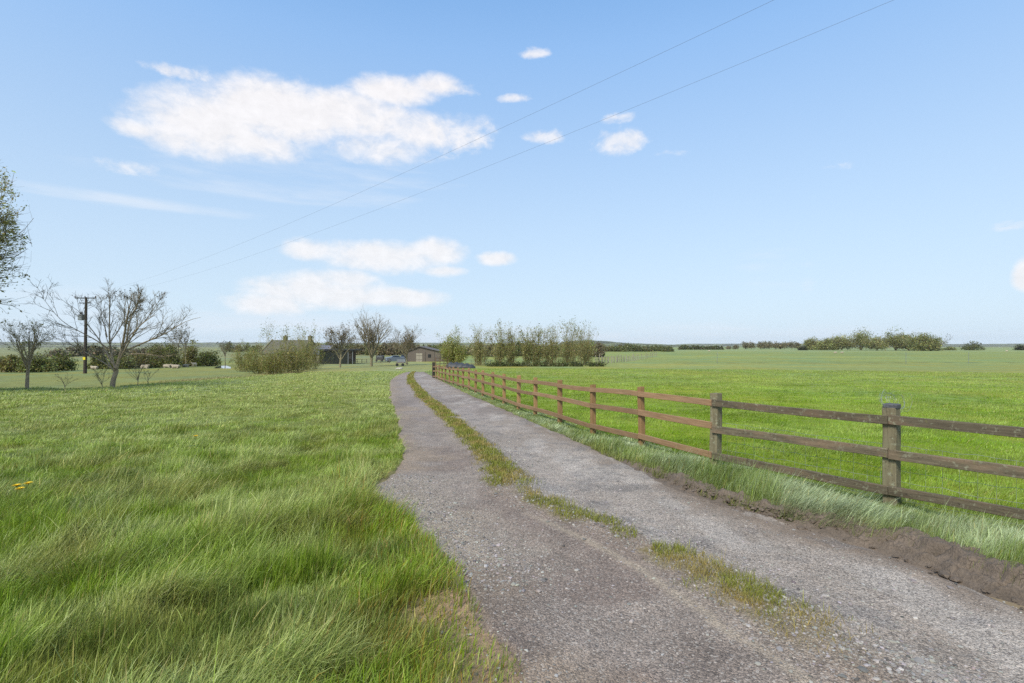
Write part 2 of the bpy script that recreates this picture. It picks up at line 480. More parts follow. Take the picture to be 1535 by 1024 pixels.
def mud_mat():
    m, g, p, out = mat_new('mud')
    geo = g.n('ShaderNodeNewGeometry'); P = geo.outputs['Position']
    n = g.noise(P, 5, 6, .65, .3); nf = g.noise(P, 60, 5, .7)
    col = g.mix(g.rng(n, .3, .7), (.085, .064, .045), (.16, .122, .09))
    col = g.mix(1.0, col, g.rng(nf, .25, .75, .6, 1.35), 'MULTIPLY')
    v = g.n('ShaderNodeTexVoronoi', feature='DISTANCE_TO_EDGE'); v.inputs['Scale'].default_value = 9
    wv = g.n('ShaderNodeVectorMath', operation='ADD'); g.l(P, wv.inputs[0])
    nn = g.n('ShaderNodeTexNoise'); g.l(P, nn.inputs['Vector']); nn.inputs['Scale'].default_value = 8
    sc = g.n('ShaderNodeVectorMath', operation='SCALE'); g.l(nn.outputs['Color'], sc.inputs[0]); sc.inputs['Scale'].default_value = .12
    g.l(sc.outputs[0], wv.inputs[1]); g.l(wv.outputs[0], v.inputs['Vector'])
    crack = g.m('MAXIMUM', g.rng(v.outputs['Distance'], 0, .015, .5, 1), g.rng(n, .52, .58, 1, 0))
    col = g.mix(g.m('MULTIPLY', g.m('SUBTRACT', 1.0, crack), .55), col, (.05, .036, .026))
    g.l(col, p.inputs['Base Color'])
    p.inputs['Roughness'].default_value = .75
    b = g.n('ShaderNodeBump'); b.inputs['Strength'].default_value = .9; b.inputs['Distance'].default_value = .03
    g.l(g.m('ADD', g.m('ADD', n, g.m('MULTIPLY', nf, .5)), g.m('MULTIPLY', crack, .5)), b.inputs['Height']); g.l(b.outputs[0], p.inputs['Normal'])
    return m

# ------------------------------------------------------------------ ground: one sheet to the horizon
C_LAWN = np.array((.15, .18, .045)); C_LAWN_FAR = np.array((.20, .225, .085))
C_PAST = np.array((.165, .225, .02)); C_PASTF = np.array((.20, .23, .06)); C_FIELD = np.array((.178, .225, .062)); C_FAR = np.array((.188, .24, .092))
C_LOW = np.array((.165, .19, .055)); C_VERGE = np.array((.11, .15, .045))
def ground_colour(x, y):
    r = np.hypot(x, y)
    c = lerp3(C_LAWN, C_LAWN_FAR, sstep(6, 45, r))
    lf = low_field(x, y); c = c * (1 - lf[:, None]) + C_LOW * lf[:, None]
    # thin grass and bare soil along the near side of the track
    le = left_edge(y); dl = le - x
    soil = sstep(.85, .1, dl + (fbm(x * 3, y * 3, 3) - .5) * .7) * sstep(9, 5, y) * (x < le + .3)
    c = c * (1 - soil[:, None]) + np.array((.235, .185, .14)) * soil[:, None]
    re = right_edge(y); fx = fence_x(y)
    ver = sstep(-.1, .1, x - re) * (y < 62)
    c = c * (1 - ver[:, None]) + C_VERGE * ver[:, None]
    rt = np.where(y < _fy[-1], x - fx, x - (_fx[-1] + (y - _fy[-1]) * -.165))
    past = sstep(-.15, .25, rt)
    ditch = 116 + .02 * x + (fbm(x * .05, y * 0, 3) - .5) * 6
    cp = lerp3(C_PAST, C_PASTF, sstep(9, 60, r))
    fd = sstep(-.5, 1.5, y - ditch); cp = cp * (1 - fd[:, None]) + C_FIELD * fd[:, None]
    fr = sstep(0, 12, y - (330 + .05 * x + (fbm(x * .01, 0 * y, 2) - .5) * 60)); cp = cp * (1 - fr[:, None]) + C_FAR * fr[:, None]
    ln = np.exp(-((y - ditch) / .9) ** 2) * .75 * sstep(.35, .6, fbm(x * .4, y * 0 + 3, 2) + .1); cp = cp * (1 - ln[:, None]) + np.array((.05, .055, .022)) * ln[:, None]
    c = c * (1 - past[:, None]) + cp * past[:, None]
    far = sstep(130, 200, y) * (1 - past) ; c = c * (1 - far[:, None]) + np.array((.17, .19, .085)) * far[:, None]
    deep = sstep(700, 2500, r); pat = fbm(x * .0015, y * .004, 3)
    c = c * (1 - deep[:, None]) + lerp3((.08, .095, .05), (.2, .21, .12), sstep(.35, .65, pat)) * deep[:, None]
    # the drive crossing the meadow at far left
    dp = np.exp(-((y - (43 + .1 * (x + 44))) / 2.2) ** 4) * sstep(-44, -46.5, x); c = c * (1 - dp[:, None]) + np.array((.25, .2, .17)) * dp[:, None]
    return c
def build_ground():
    a = np.concatenate([np.arange(-180, -66, 6.0), np.arange(-62, 62.01, .28), np.arange(66, 180, 6.0)])
    rr = np.concatenate([[.35], .6 * 1.0305 ** np.arange(0, 304)])
    A, RR = np.meshgrid(np.radians(a), rr)
    x = (RR * np.sin(A)).ravel(); y = (RR * np.cos(A)).ravel()
    z = ground_z(x, y)
    n = len(a); k = len(rr)
    idx = np.arange(n * k).reshape(k, n); nx = np.roll(idx, -1, 1)
    q = np.stack([idx[:-1], nx[:-1], nx[1:], idx[1:]], -1).reshape(-1, 4)[:, ::-1]
    V = np.stack([x, y, z], 1)
    V = np.concatenate([V, [[0, 0, float(ground_z(0.0, 0.0))]]]); c0 = len(V) - 1
    t = np.stack([np.full(n, c0), nx[0], idx[0]], -1)[:, ::-1]
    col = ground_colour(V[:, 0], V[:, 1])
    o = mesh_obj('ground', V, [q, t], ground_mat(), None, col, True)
    tag(o, kind='structure')
build_ground()

# ------------------------------------------------------------------ track
def strip_c(y): return np.interp(y, [2, 3.4, 5, 6, 7.5, 10, 20, 60], [.50, .485, .468, .455, .425, .41, .40, .40])
def track_z(x, y, u):
    z = z_plain(y) + .012
    z = z + .035 * np.exp(-((u - strip_c(y)) / .10) ** 2) - .02 * np.exp(-((u - .2) / .14) ** 2) - .02 * np.exp(-((u - .68) / .14) ** 2)
    z = z + (fbm(x * 1.5, y * 1.5, 3) - .5) * .03 + (fbm(x * 9, y * 9, 2) - .5) * .010
    return z
def build_track():
    ys = [.6]
    while ys[-1] < TRACK_END: ys.append(ys[-1] * 1.0075 + .002)
    ys = np.array(ys); us = np.concatenate([[-.07, -.04, -.02], np.linspace(0, 1, 150), [1.02, 1.04, 1.07]])
    Y, U = np.meshgrid(ys, us, indexing='ij')
    L, Rt = left_edge(Y), right_edge(Y)
    X = L + (Rt - L) * U
    x, y, u = X.ravel(), Y.ravel(), U.ravel()
    w = (Rt - L).ravel()
    z = track_z(x, y, u)
    out = np.maximum(-u, u - 1) * w
    z = z - sstep(-.05, .22, out) * .16 - .04 * sstep(.34, .12, (1 - u) * w) * sstep(5.6, 3.6, y)
    z = z - sstep(TRACK_END - 4, TRACK_END, y) * .12
    idx = np.arange(len(x)).reshape(Y.shape)
    q = np.stack([idx[:-1, :-1], idx[:-1, 1:], idx[1:, 1:], idx[1:, :-1]], -1).reshape(-1, 4)
    nA = fbm(x * 1.3, y * 1.3, 4); nB = fbm(x * 5, y * 5, 3); nC = fbm(x * .7 + 5, y * .25, 3)
    tar = np.array((.183, .141, .115)); grav = np.array((.285, .24, .20)); soil = np.array((.25, .19, .135)); moss = np.array((.17, .14, .045)); mud = np.array((.20, .152, .112))
    c = np.repeat(tar[None], len(x), 0); chip = np.full(len(x), .75)
    def put(t, colr, ch):
        nonlocal c, chip
        t = np.clip(t, 0, 1); c = c * (1 - t[:, None]) + np.asarray(colr) * t[:, None]; chip = chip * (1 - t) + ch * t
    sc = strip_c(y)
    far = sstep(9, 18, y)
    put(sstep(sc - .02, sc + .06, u), grav, 1.0)                                   # loose right-hand wheel track
    put(sstep(.45, .62, nA) * sstep(.0, .1, u) * .5 * (1 - far), grav * .95, 1.0)
    put(far * .8, (.25, .21, .185), .5)
    dl = u * w; dr = (1 - u) * w
    put(sstep(.75, .1, dl + (nA - .5) * 1.5) * .85, soil, .55)
    put(sstep(.50, .66, fbm(x * .9 + 11, y * .5, 4)) * .55, (.235, .19, .15), .7)                    # sandy margins
    pull = sstep(1.35, .35, dl + (nB - .5) * .5) * sstep(3.6, 4.6, y) * sstep(7.6, 6.6, y)
    put(pull * .8, (.26, .215, .165), 1.0)
    put(sstep(.5, .1, dr + (nA - .5) * .8) * .75, mud, .35)
    put(sstep(.8, .25, dr + (nA - .5) * .6) * sstep(7.5, 4.5, y), mud, .3)       # muddy rut at the right
    put(np.exp(-((u - sc) / .085) ** 2) * .7, soil * .85, .8)
    put(np.exp(-((u - sc + .115) / .012) ** 2) * sstep(7.5, 5.5, y) * sstep(.35, .55, nC) * .7, (.33, .27, .20), .2)
    mo = sstep(.09, .035, np.abs(u - sc) + (nB - .5) * .10) * sstep(.36, .56, nA + .05 + .13 * sstep(4.5, 9, y)) * (.5 + .5 * sstep(3.2, 6, y)) * sstep(2.6, 3.3, y)
    put(mo * .85, moss * (.7 + .6 * nB[:, None]), .1)
    put(sstep(.54, .68, fbm(x * 2.2 + 21, y * 1.1, 4)) * sstep(sc - .03, sc + .05, u) * .6, (.355, .315, .275), .8)
    put(sstep(.56, .70, fbm(x * 3.1 + 2, y * 3.1 + 9, 4)) * sstep(sc - .03, sc + .05, u) * .5, (.15, .135, .125), 1.0)
    dk = sstep(.55, .75, fbm(x * .8 + 3, y * .8, 3)) * sstep(4.2, 2.8, y) * sstep(sc, sc - .1, u)
    put(dk * .7, tar * .55, 1.0)
    put(sstep(.60, .72, nC) * far * .5, tar * .8, .4)
    o = mesh_obj('track', np.stack([x, y, z], 1), [q], track_mat(), None, c, True)
    at = o.data.attributes.new('chip', 'FLOAT', 'POINT'); at.data.foreach_set('value', chip.astype(np.float32))
    tag(o, kind='structure')
build_track()

def build_mud_bank():
    ys = np.arange(1.2, 9.5, .010); ts = np.linspace(-.45, .40, 90)
    Y, T = np.meshgrid(ys, ts, indexing='ij')
    fade = sstep(9.3, 6.3, Y)
    wander = (fbm(Y * 1.7, 0 * Y + 4, 3) - .5) * .18
    re = right_edge(Y); X = re + T
    zr = z_plain(Y) + .012; zv = ground_z(X + .3 * (T < 0), Y)
    t2 = T + wander
    # tyre-cut step, a second lower ledge, lumpy top
    h = .045 * sstep(-.12, -.07, t2) * sstep(5.2, 4.2, Y) + .085 * sstep(-.03, .04, t2) + .015 * sstep(.05, .2, t2)
    lump = np.abs(fbm(X * 6, Y * 6, 4) - .5) * 2
    lug = np.abs(((Y * 4.6 + X * 1.5 + fbm(Y * 3, X * 0, 2)) % 1.0) - .5)
    h = h + sstep(-.12, -.05, t2) * ((fbm(X * 9, Y * 7, 4) - .5) * .09 + (fbm(X * 28, Y * 24, 3) - .5) * .04 + lump * .03 - sstep(.10, .0, lug) * .045 * sstep(.3, .0, t2))
    rut = -.025 * np.exp(-((t2 + .22) / .07) ** 2) * sstep(5.6, 3.6, Y)
    Z = zr + (h + rut) * fade - .006 + .012 * fade
    Z = np.where(T < -.38, Z - (-.38 - T) * .6, Z)
    Z = Z - sstep(.15, .40, T) * .14 - sstep(-.10, -.26, t2) * .06
    idx = np.arange(Y.size).reshape(Y.shape)
    q = np.stack([idx[:-1, :-1], idx[:-1, 1:], idx[1:, 1:], idx[1:, :-1]], -1).reshape(-1, 4)
    tag(mesh_obj('mud_bank', np.stack([X.ravel(), Y.ravel(), Z.ravel()], 1), [q], mud_mat(), None, None, True), kind='structure')
    # puddle lying in the rut
    m, g, p, out = mat_new('muddy_water')
    p.inputs['Base Color'].default_value = (.22, .17, .105, 1); p.inputs['Roughness'].default_value = .07
    yy = np.linspace(2.55, 3.55, 40); xx = right_edge(yy) - .22; hw = .065 * np.sin(np.pi * np.clip((yy - 2.55) / 1.0, 0, 1)) ** .6 * (.7 + .6 * vnoise(yy * 6, 2)) + .004
    V = np.concatenate([np.stack([xx - hw, yy, z_plain(yy) - .008], 1), np.stack([xx + hw, yy, z_plain(yy) - .008], 1)])
    q = [(i, 40 + i, 41 + i, i + 1) for i in range(39)]
    tag(mesh_obj('puddle', V, [q], m), kind='structure')
build_mud_bank()

# loose stones
def build_gravel():
    rng = np.random.RandomState(3)
    N = 16000
    y = 1.6 + (rng.rand(N) ** 1.6) * 10; L, Rr = left_edge(y), right_edge(y)
    sc = strip_c(y)
    u = np.where(rng.rand(N) < .55, sc + rng.normal(.04, .07, N), rng.rand(N))
    pull = rng.rand(N) < .18
    u = np.where(pull, np.abs(rng.normal(.08, .08, N)), u)
    y = np.where(pull, rng.uniform(3.6, 7.2, N), y); L, Rr = left_edge(y), right_edge(y)
    u = np.where((rng.rand(N) < .12) & (y < 4.4), rng.uniform(-.12, .06, N), u)
    ok = ((u > .02) | ((y < 4.4) & (u > -.13))) & (u < .93); keep = rng.rand(N) < np.where(u < strip_c(y) - .12, .35, 1.0)
    ok &= keep | pull
    u, y, L, Rr = u[ok], y[ok], L[ok], Rr[ok]; N = len(u)
    x = L + (Rr - L) * u
    s = np.clip(rng.lognormal(math.log(.0058), .42, N), .003, .02)
    z = np.where(u < 0, np.maximum(ground_z(x, y), track_z(x, y, u) - .03), track_z(x, y, u)) + s * .2
    t = (1 + 5 ** .5) / 2
    ico = np.array([(-1,t,0),(1,t,0),(-1,-t,0),(1,-t,0),(0,-1,t),(0,1,t),(0,-1,-t),(0,1,-t),(t,0,-1),(t,0,1),(-t,0,-1),(-t,0,1)]) / 1.9
    tri = np.array([(0,11,5),(0,5,1),(0,1,7),(0,7,10),(0,10,11),(1,5,9),(5,11,4),(11,10,2),(10,7,6),(7,1,8),(3,9,4),(3,4,2),(3,2,6),(3,6,8),(3,8,9),(4,9,5),(2,4,11),(6,2,10),(8,6,7),(9,8,1)])
    V = ico[None] * (1 + rng.normal(0, .16, (N, 12, 1))) * np.stack([s * rng.uniform(.8, 1.6, N), s * rng.uniform(.8, 1.5, N), s * rng.uniform(.4, .8, N)], 1)[:, None, :]
    a = rng.rand(N) * 6.28; ca, sa = np.cos(a)[:, None], np.sin(a)[:, None]
    V = np.stack([V[..., 0] * ca - V[..., 1] * sa, V[..., 0] * sa + V[..., 1] * ca, V[..., 2]], -1) + np.stack([x, y, z], 1)[:, None]
    g_ = np.clip(rng.normal(.21, .07, N), .06, .42); c = np.stack([g_ * 1.05, g_ * .97, g_ * .89], 1) * (1 + rng.normal(0, .04, (N, 3)))
    T = tri[None] + (np.arange(N) * 12)[:, None, None]
    m, g, p, out = mat_new('gravel_stone'); at = g.n('ShaderNodeAttribute', attribute_name='col'); g.l(at.outputs['Color'], p.inputs['Base Color']); p.inputs['Roughness'].default_value = .8
    o = mesh_obj('gravel', V.reshape(-1, 3), [T.reshape(-1, 3)], m, None, np.repeat(c, 12, 0))
    tag(o, 'loose grey gravel scattered over the track', 'gravel', kind='stuff')
build_gravel()
def build_clods():
    rng = np.random.RandomState(31); N = 2600
    y = 2.2 + rng.rand(N) ** 1.4 * 6.0; T = rng.normal(-.02, .075, N); x = right_edge(y) + T
    sz = np.clip(rng.lognormal(math.log(.009), .55, N), .004, .026) * sstep(8.6, 5.0, y)
    z = z_plain(y) + .005 + .085 * sstep(-.06, .05, T) * sstep(9.3, 6.3, y)
    u = rng.normal(0, 1, (N, 14, 3)); mb_v, mb_t = [], []
    th = np.arange(6) * math.pi / 3
    base = np.concatenate([[(0, 0, -1)], np.stack([np.cos(th), np.sin(th), np.full(6, -.35)], 1), np.stack([np.cos(th + .5) * .9, np.sin(th + .5) * .9, np.full(6, .45)], 1), [(0, 0, .95)]])
    tri = [(0, 1 + (i + 1) % 6, 1 + i) for i in range(6)] + [(1 + i, 1 + (i + 1) % 6, 7 + i) for i in range(6)] + [(1 + (i + 1) % 6, 7 + (i + 1) % 6, 7 + i) for i in range(6)] + [(13, 7 + i, 7 + (i + 1) % 6) for i in range(6)]
    V = base[None] * (1 + .2 * u[:, :, :1]) * sz[:, None, None] * np.stack([rng.uniform(.8, 1.6, N), rng.uniform(.8, 1.6, N), rng.uniform(.5, .9, N)], 1)[:, None] + np.stack([x, y, z], 1)[:, None]
    Tt = np.array(tri)[None] + (np.arange(N) * 14)[:, None, None]
    tag(mesh_obj('soil_clods', V.reshape(-1, 3), [Tt.reshape(-1, 3)], bpy.data.materials['mud']), 'crumbled brown soil clods along the muddy edge of the track', 'soil', kind='stuff')
build_clods()

# ------------------------------------------------------------------ grass
WIND = np.array((.93, .36))
def blades(name, x, y, L, w, lean, dirx, diry, col, label, z=None, cat='grass'):
    """L length, lean: angle from vertical at the tip (rad)"""
    n = len(x); rng = np.random.RandomState(n & 0xffff)
    if z is None: z = ground_z(x, y) - .01
    a0 = lean * .25
    ts = [0, .4, .75, 1.0]
    dn = np.hypot(dirx, diry) + 1e-6; dx, dy = dirx / dn, diry / dn
    th = rng.rand(n) * 6.283; fx, fy = np.cos(th), np.sin(th)
    pts = [np.stack([x, y, z], 1)]
    for i in range(3):
        a = a0 + (lean - a0) * (ts[i] + ts[i + 1]) / 2 * 1.1; s = L * (ts[i + 1] - ts[i])
        pts.append(pts[-1] + np.stack([dx * np.sin(a) * s, dy * np.sin(a) * s, np.cos(a) * s], 1))
    V = np.empty((n, 7, 3), np.float32)
    side = np.stack([fx, fy, np.zeros(n)], 1) * (w / 2)[:, None]
    for i, k in enumerate((1.0, .85, .55)):
        V[:, 2 * i] = pts[i] - side * k; V[:, 2 * i + 1] = pts[i] + side * k
    V[:, 6] = pts[3]
    b = (np.arange(n) * 7)[:, None]
    q = np.concatenate([b + np.array([0, 1, 3, 2]), b + np.array([2, 3, 5, 4])]); t = b + np.array([4, 5, 6])
    shade = np.array([.8, .8, 1.0, 1.0, 1.1, 1.1, 1.15])
    C = col[:, None, :] * np.ones((1, 7, 1))
    C[:, :2] = C[:, :2] * np.array((1.05, .92, .8))     # paler, yellower sheaths
    o = mesh_obj(name, V.reshape(-1, 3), [q, t], M_GRASS, None, C.reshape(-1, 3))
    tag(o, label, cat, kind='stuff')
    return o
def fan(N, r0, r1, rc, rng, a0=-60, a1=60):
    """points with even density out to rc, then thinning as 1/r^2"""
    n1 = (rc * rc - r0 * r0) / 2; n2 = rc * rc * math.log(r1 / rc)
    u = rng.rand(N) * (n1 + n2)
    r = np.where(u < n1, np.sqrt(r0 * r0 + 2 * u), rc * np.exp((u - n1) / (rc * rc)))
    a = np.radians(rng.uniform(a0, a1, N))
    return r * np.sin(a), r * np.cos(a), r
def build_grass():
    rng = np.random.RandomState(11)
    # ---- lawn, left of the track
    x, y, r = fan(GRASS_N, 1.5, 62, 4.2, rng, -62, 12)
    le = left_edge(y); re = right_edge(y); fx = np.where(y < _fy[-1], fence_x(y), _fx[-1] - .165 * (y - _fy[-1]))
    wob = (fbm(x * 4, y * 4, 2) - .5) * .35
    lawn = ((x < le - .02 + wob * .4) | ((y > TRACK_END - 2) & (x < fx - .3))) & (low_field(x, y) < .55)
    # thinning where the soil shows by the track
    bare = sstep(.75, .05, ((le - x) + (fbm(x * 3 + 4, y * 3, 3) - .5) * .8) / (1 + .5 * sstep(3.8, 2.8, y))) * sstep(6.5, 3.2, y)
    hole = sstep(.62, .72, fbm(x * 2.4 + 8, y * 2.4, 3)) * sstep(1.6, .3, le - x) * sstep(5, 3, y)
    lawn &= rng.rand(len(x)) > np.maximum(bare * .87, hole * .8) * (x < le + .5)
    x, y, r = x[lawn], y[lawn], r[lawn]; n = len(x)
    le = left_edge(y); dl = le - x
    wx, wy = x * WIND[0] + y * WIND[1], -x * WIND[1] + y * WIND[0]
    lay = sstep(.36, .62, fbm(wx * 1.1, wy * 1.9, 3)); lay = np.clip(lay + .35 * sstep(6, 25, r), 0, 1)
    tuf = fbm(x * 2.6, y * 2.6, 2)
    grow = sstep(.4, .68, fbm(x * .9 + 3, y * .9, 3))
    edge = sstep(1.3, .2, dl) * sstep(9, 5, y)
    L = (.060 + .035 * lay + .080 * sstep(.47, .7, tuf) + .035 * grow) * np.exp(rng.normal(0, .36, n)) * (1 - .1 * edge)
    tall = np.exp(-(((x + 2.0) / .5) ** 2 + ((y - 4.9) / .5) ** 2)); L *= 1 + .45 * tall; L *= 1 - .5 * sstep(.55, .05, dl + (fbm(x * 3 + 4, y * 3, 3) - .5) * .5) * sstep(4.6, 3.2, y)
    L *= 1 - .5 * sstep(5, 18, r)
    w = .0041 * np.exp(rng.normal(0, .35, n)) * np.maximum(1, r / 7.0)
    lean = .58 + .62 * lay + rng.normal(0, .42, n); lean = np.clip(lean, .05, 1.75)
    ang = (fbm(x * 2.2, y * 2.2, 3) - .5) * 5.0 + rng.normal(0, .95, n)
    base = math.atan2(WIND[1], WIND[0])
    dx, dy = np.cos(base + ang), np.sin(base + ang)
    vivid = np.array((.155, .232, .016)); glau_sheen = np.array((.29, .335, .115)); straw = np.array((.34, .285, .105)); olive = np.array((.165, .165, .035)); dark = np.array((.085, .13, .02))  # the grey-green holds pale leaf backs plus silvery sheen painted in
    pale = np.clip(sstep(.40, .62, fbm(wx * 1.1 + 9, wy * 2.0, 4)) * .8 + .25 * lay + .4 * sstep(5, 20, r) - .35 * edge, 0, 1)
    c = lerp3(vivid, glau_sheen, np.clip(pale + rng.normal(0, .16, n), 0, 1))
    t = sstep(.52, .72, fbm(x * 1.3 + 30, y * 1.3, 3)) * .65 * sstep(30, 8, r); c = c * (1 - t[:, None]) + olive * t[:, None]
    t = sstep(.55, .72, fbm(x * 1.9 + 50, y * 1.9, 3)) * .6; c = c * (1 - t[:, None]) + dark * t[:, None]
    t = (rng.rand(n) < (.06 + .09 * edge + .08 * t)) * rng.uniform(.4, 1, n); c = c * (1 - t[:, None]) + straw * t[:, None]
    t = (rng.rand(n) < .10 * edge) * .8; c = c * (1 - t[:, None]) + np.array((.24, .12, .02)) * t[:, None]
    c *= (np.exp(rng.normal(0, .23, n)) * (.78 + .58 * fbm(x * 5, y * 5, 3)) * 1.12)[:, None]
    blades('lawn_grass', x, y, L, w, lean, dx, dy, c, 'long windblown grass on the lawn left of the track')
    # ---- verge and pasture, right
    x, y, r = fan(GRASS_N, 1.8, 75, 4.6, rng, -16, 62)
    re = right_edge(y); fx = np.where(y < _fy[-1], fence_x(y), _fx[-1] - .165 * (y - _fy[-1]))
    right = (x > re - .03 + (fbm(x * 5, y * 5, 2) - .5) * .16 - .01 * sstep(7.5, 5.5, y) + .05 * sstep(4.2, 3.0, y))
    x, y, r, re, fx = x[right], y[right], r[right], re[right], fx[right]; n = len(x)
    ver = x < fx + .35 + (fbm(x * 2, y * 2, 2) - .5) * .5
    ver &= y < 58
    # verge
    X, Y, r_, dre = x[ver], y[ver], r[ver], (x - re)[ver]; n = len(X)
    tuf = fbm(X * 2.6 + 7, Y * 2.6, 2); pale = sstep(.38, .62, fbm(X * 1.2 + 2, Y * 1.2, 3))
    L = (.13 + .10 * sstep(.42, .66, tuf)) * np.exp(rng.normal(0, .28, n)) * (.75 + .25 * sstep(0, .3, dre)); L *= (1 - .4 * sstep(6, 20, r_)) * (.32 + .68 * sstep(.1, 1.0, (fx - x)[ver]))
    w = .0034 * np.exp(rng.normal(0, .3, n)) * np.maximum(1, r_ / 5.5)
    lean = np.clip(.55 + .6 * pale + rng.normal(0, .28, n), .05, 1.7)
    ang = (fbm(X * 1.4, Y * 1.4, 3) - .5) * 3.0 + rng.normal(0, .7, n) - .4
    dx, dy = np.cos(ang), np.sin(ang)
    c = lerp3((.14, .20, .022), (.36, .42, .26), np.clip(.28 + .72 * pale + rng.normal(0, .22, n), 0, 1))  # pale end carries the verge's whitish sheen, painted into blade colour
    t = (rng.rand(n) < .06) * .8; c = c * (1 - t[:, None]) + straw * t[:, None]
    t = sstep(.16, .0, dre) * .55; c = c * (1 - t[:, None]) + olive * t[:, None]
    c *= (np.exp(rng.normal(0, .25, n)) * (.7 + .65 * fbm(X * 4, Y * 4, 2)))[:, None]
    blades('verge_grass', X, Y, L, w, lean, dx, dy, c, 'long pale grass on the verge between track and fence')
    # pasture
    s = ~ver; s &= rng.rand(len(x)) < .75
    X, Y, r_ = x[s], y[s], r[s]; n = len(X)
    g1 = sstep(.4, .62, fbm(X * .9 + 20, Y * .9, 4)); g2 = sstep(.45, .65, fbm(X * .35, Y * .6 + 9, 4))
    L = (.032 + .035 * g1 + .02 * g2) * np.exp(rng.normal(0, .25, n))
    w = .0036 * np.exp(rng.normal(0, .3, n)) * np.maximum(1, r_ / 5.5)
    lean = np.clip(.5 + .45 * g1 + rng.normal(0, .3, n), .05, 1.6)
    ang = (fbm(X * .9, Y * .9, 2) - .5) * 2.4 + rng.normal(0, .7, n)
    c = lerp3((.168, .272, .011), (.26, .33, .07), np.clip(.55 * g2 + .25 * g1 * sstep(10, 40, r_) + .25 * sstep(10, 50, r_) + rng.normal(0, .15, n), 0, 1))
    t = sstep(.55, .7, fbm(X * 1.5 + 40, Y * 1.5, 3)) * .45; c = c * (1 - t[:, None]) + np.array((.08, .15, .012)) * t[:, None]
    t = (rng.rand(n) < .03) * .7; c = c * (1 - t[:, None]) + straw * t[:, None]
    c *= (np.exp(rng.normal(0, 1, n) * (.20 - .1 * sstep(8, 25, r_))) * (.45 + .45 * fbm(X * 3, Y * 3, 3) + .7 * fbm(X * .3 + 8, Y * .5, 3)))[:, None]
    blades('pasture_grass', X, Y, L, w, lean, np.cos(ang), np.sin(ang), c, 'short bright green pasture grass beyond the fence')
    # ---- thin grass and moss along the crown of the track
    N = 60000
    y = 2.4 * np.exp(rng.rand(N) * math.log(58 / 2.4)); sc = strip_c(y)
    u = sc + rng.normal(0, .05, N); L_, R_ = left_edge(y), right_edge(y); x = L_ + (R_ - L_) * u
    nB = fbm(x * 5, y * 5, 3); nA = fbm(x * 1.3, y * 1.3, 4)
    mo = sstep(.10, .03, np.abs(u - sc) + (nB - .5) * .12) * sstep(.40, .58, nA + .05 + .13 * sstep(4.5, 9, y))
    keep = rng.rand(N) < mo * (.4 + .6 * sstep(3.6, 8, y)) * sstep(2.7, 3.4, y)
    # a few fuller tufts
    for (tx, ty, rad, k) in TUFTS:
        keep |= (np.hypot(x - tx, (y - ty) * .8) < rad * (.6 + .8 * nB)) & (rng.rand(N) < k)
    x, y, u = x[keep], y[keep], u[keep]; n = len(x); r_ = np.hypot(x, y)
    L = .045 * np.exp(rng.normal(0, .4, n)) * (1 + .2 * sstep(8, 20, y)); w = .003 * np.exp(rng.normal(0, .3, n)) * np.maximum(1, r_ / 3.5)
    br = sstep(.42, .62, fbm(x * 3, y * 3 + 7, 3))
    c = lerp3((.20, .22, .035), (.31, .245, .085), np.clip(br + rng.normal(0, .25, n), 0, 1)) * np.exp(rng.normal(0, .2, n))[:, None]
    a = rng.rand(n) * 6.28
    blades('strip_grass', x, y, L, w, np.clip(rng.normal(.8, .35, n), .1, 1.6), np.cos(a), np.sin(a), c, 'sparse mossy grass along the crown of the track', track_z(x, y, u) - .004)
GRASS_N = 1100000
TUFTS = [(*px2g(1130, 893), .22, .9), (*px2g(1010, 835), .17, .8), (*px2g(905, 785), .15, .7), (*px2g(1300, 945), .10, .6), (*px2g(800, 722), .2, .7), (*px2g(848, 752), .16, .6), (*px2g(935, 806), .13, .5), (*px2g(1065, 862), .15, .6), (*px2g(1225, 930), .12, .5)]
build_grass()
#__PART2__
# ------------------------------------------------------------------ fences
def gz(x, y): return float(ground_z(np.array([x]), np.array([y]))[0])
def post_mesh(name, w, h, mat, seed, bev=.006, below=.3):
    """a sawn post, base at z = 0, with a slightly worn, uneven top"""
    rng = np.random.RandomState(seed); mb = MB()
    hs = [-below, .0, .25 * h, .5 * h, .75 * h, h - .012, h]
    rings = []
    k = w / 2; b = bev
    sec = np.array([(-k, -k + b), (-k + b, -k), (k - b, -k), (k, -k + b), (k, k - b), (k - b, k), (-k + b, k), (-k, k - b)])
    for i, z in enumerate(hs):
        s = sec * (1 + rng.normal(0, .008)) + rng.normal(0, .0025, 2)
        if i == 6: s = s * .93
        zz = np.full(8, z) + (rng.normal(0, .003, 8) if i >= 5 else 0) + (sec[:, 0] * rng.normal(0, .06) if i >= 5 else 0)
        rings.append(np.stack([s[:, 0], s[:, 1], zz], 1))
    mb.loft(rings)
    return mb.obj(name, mat)
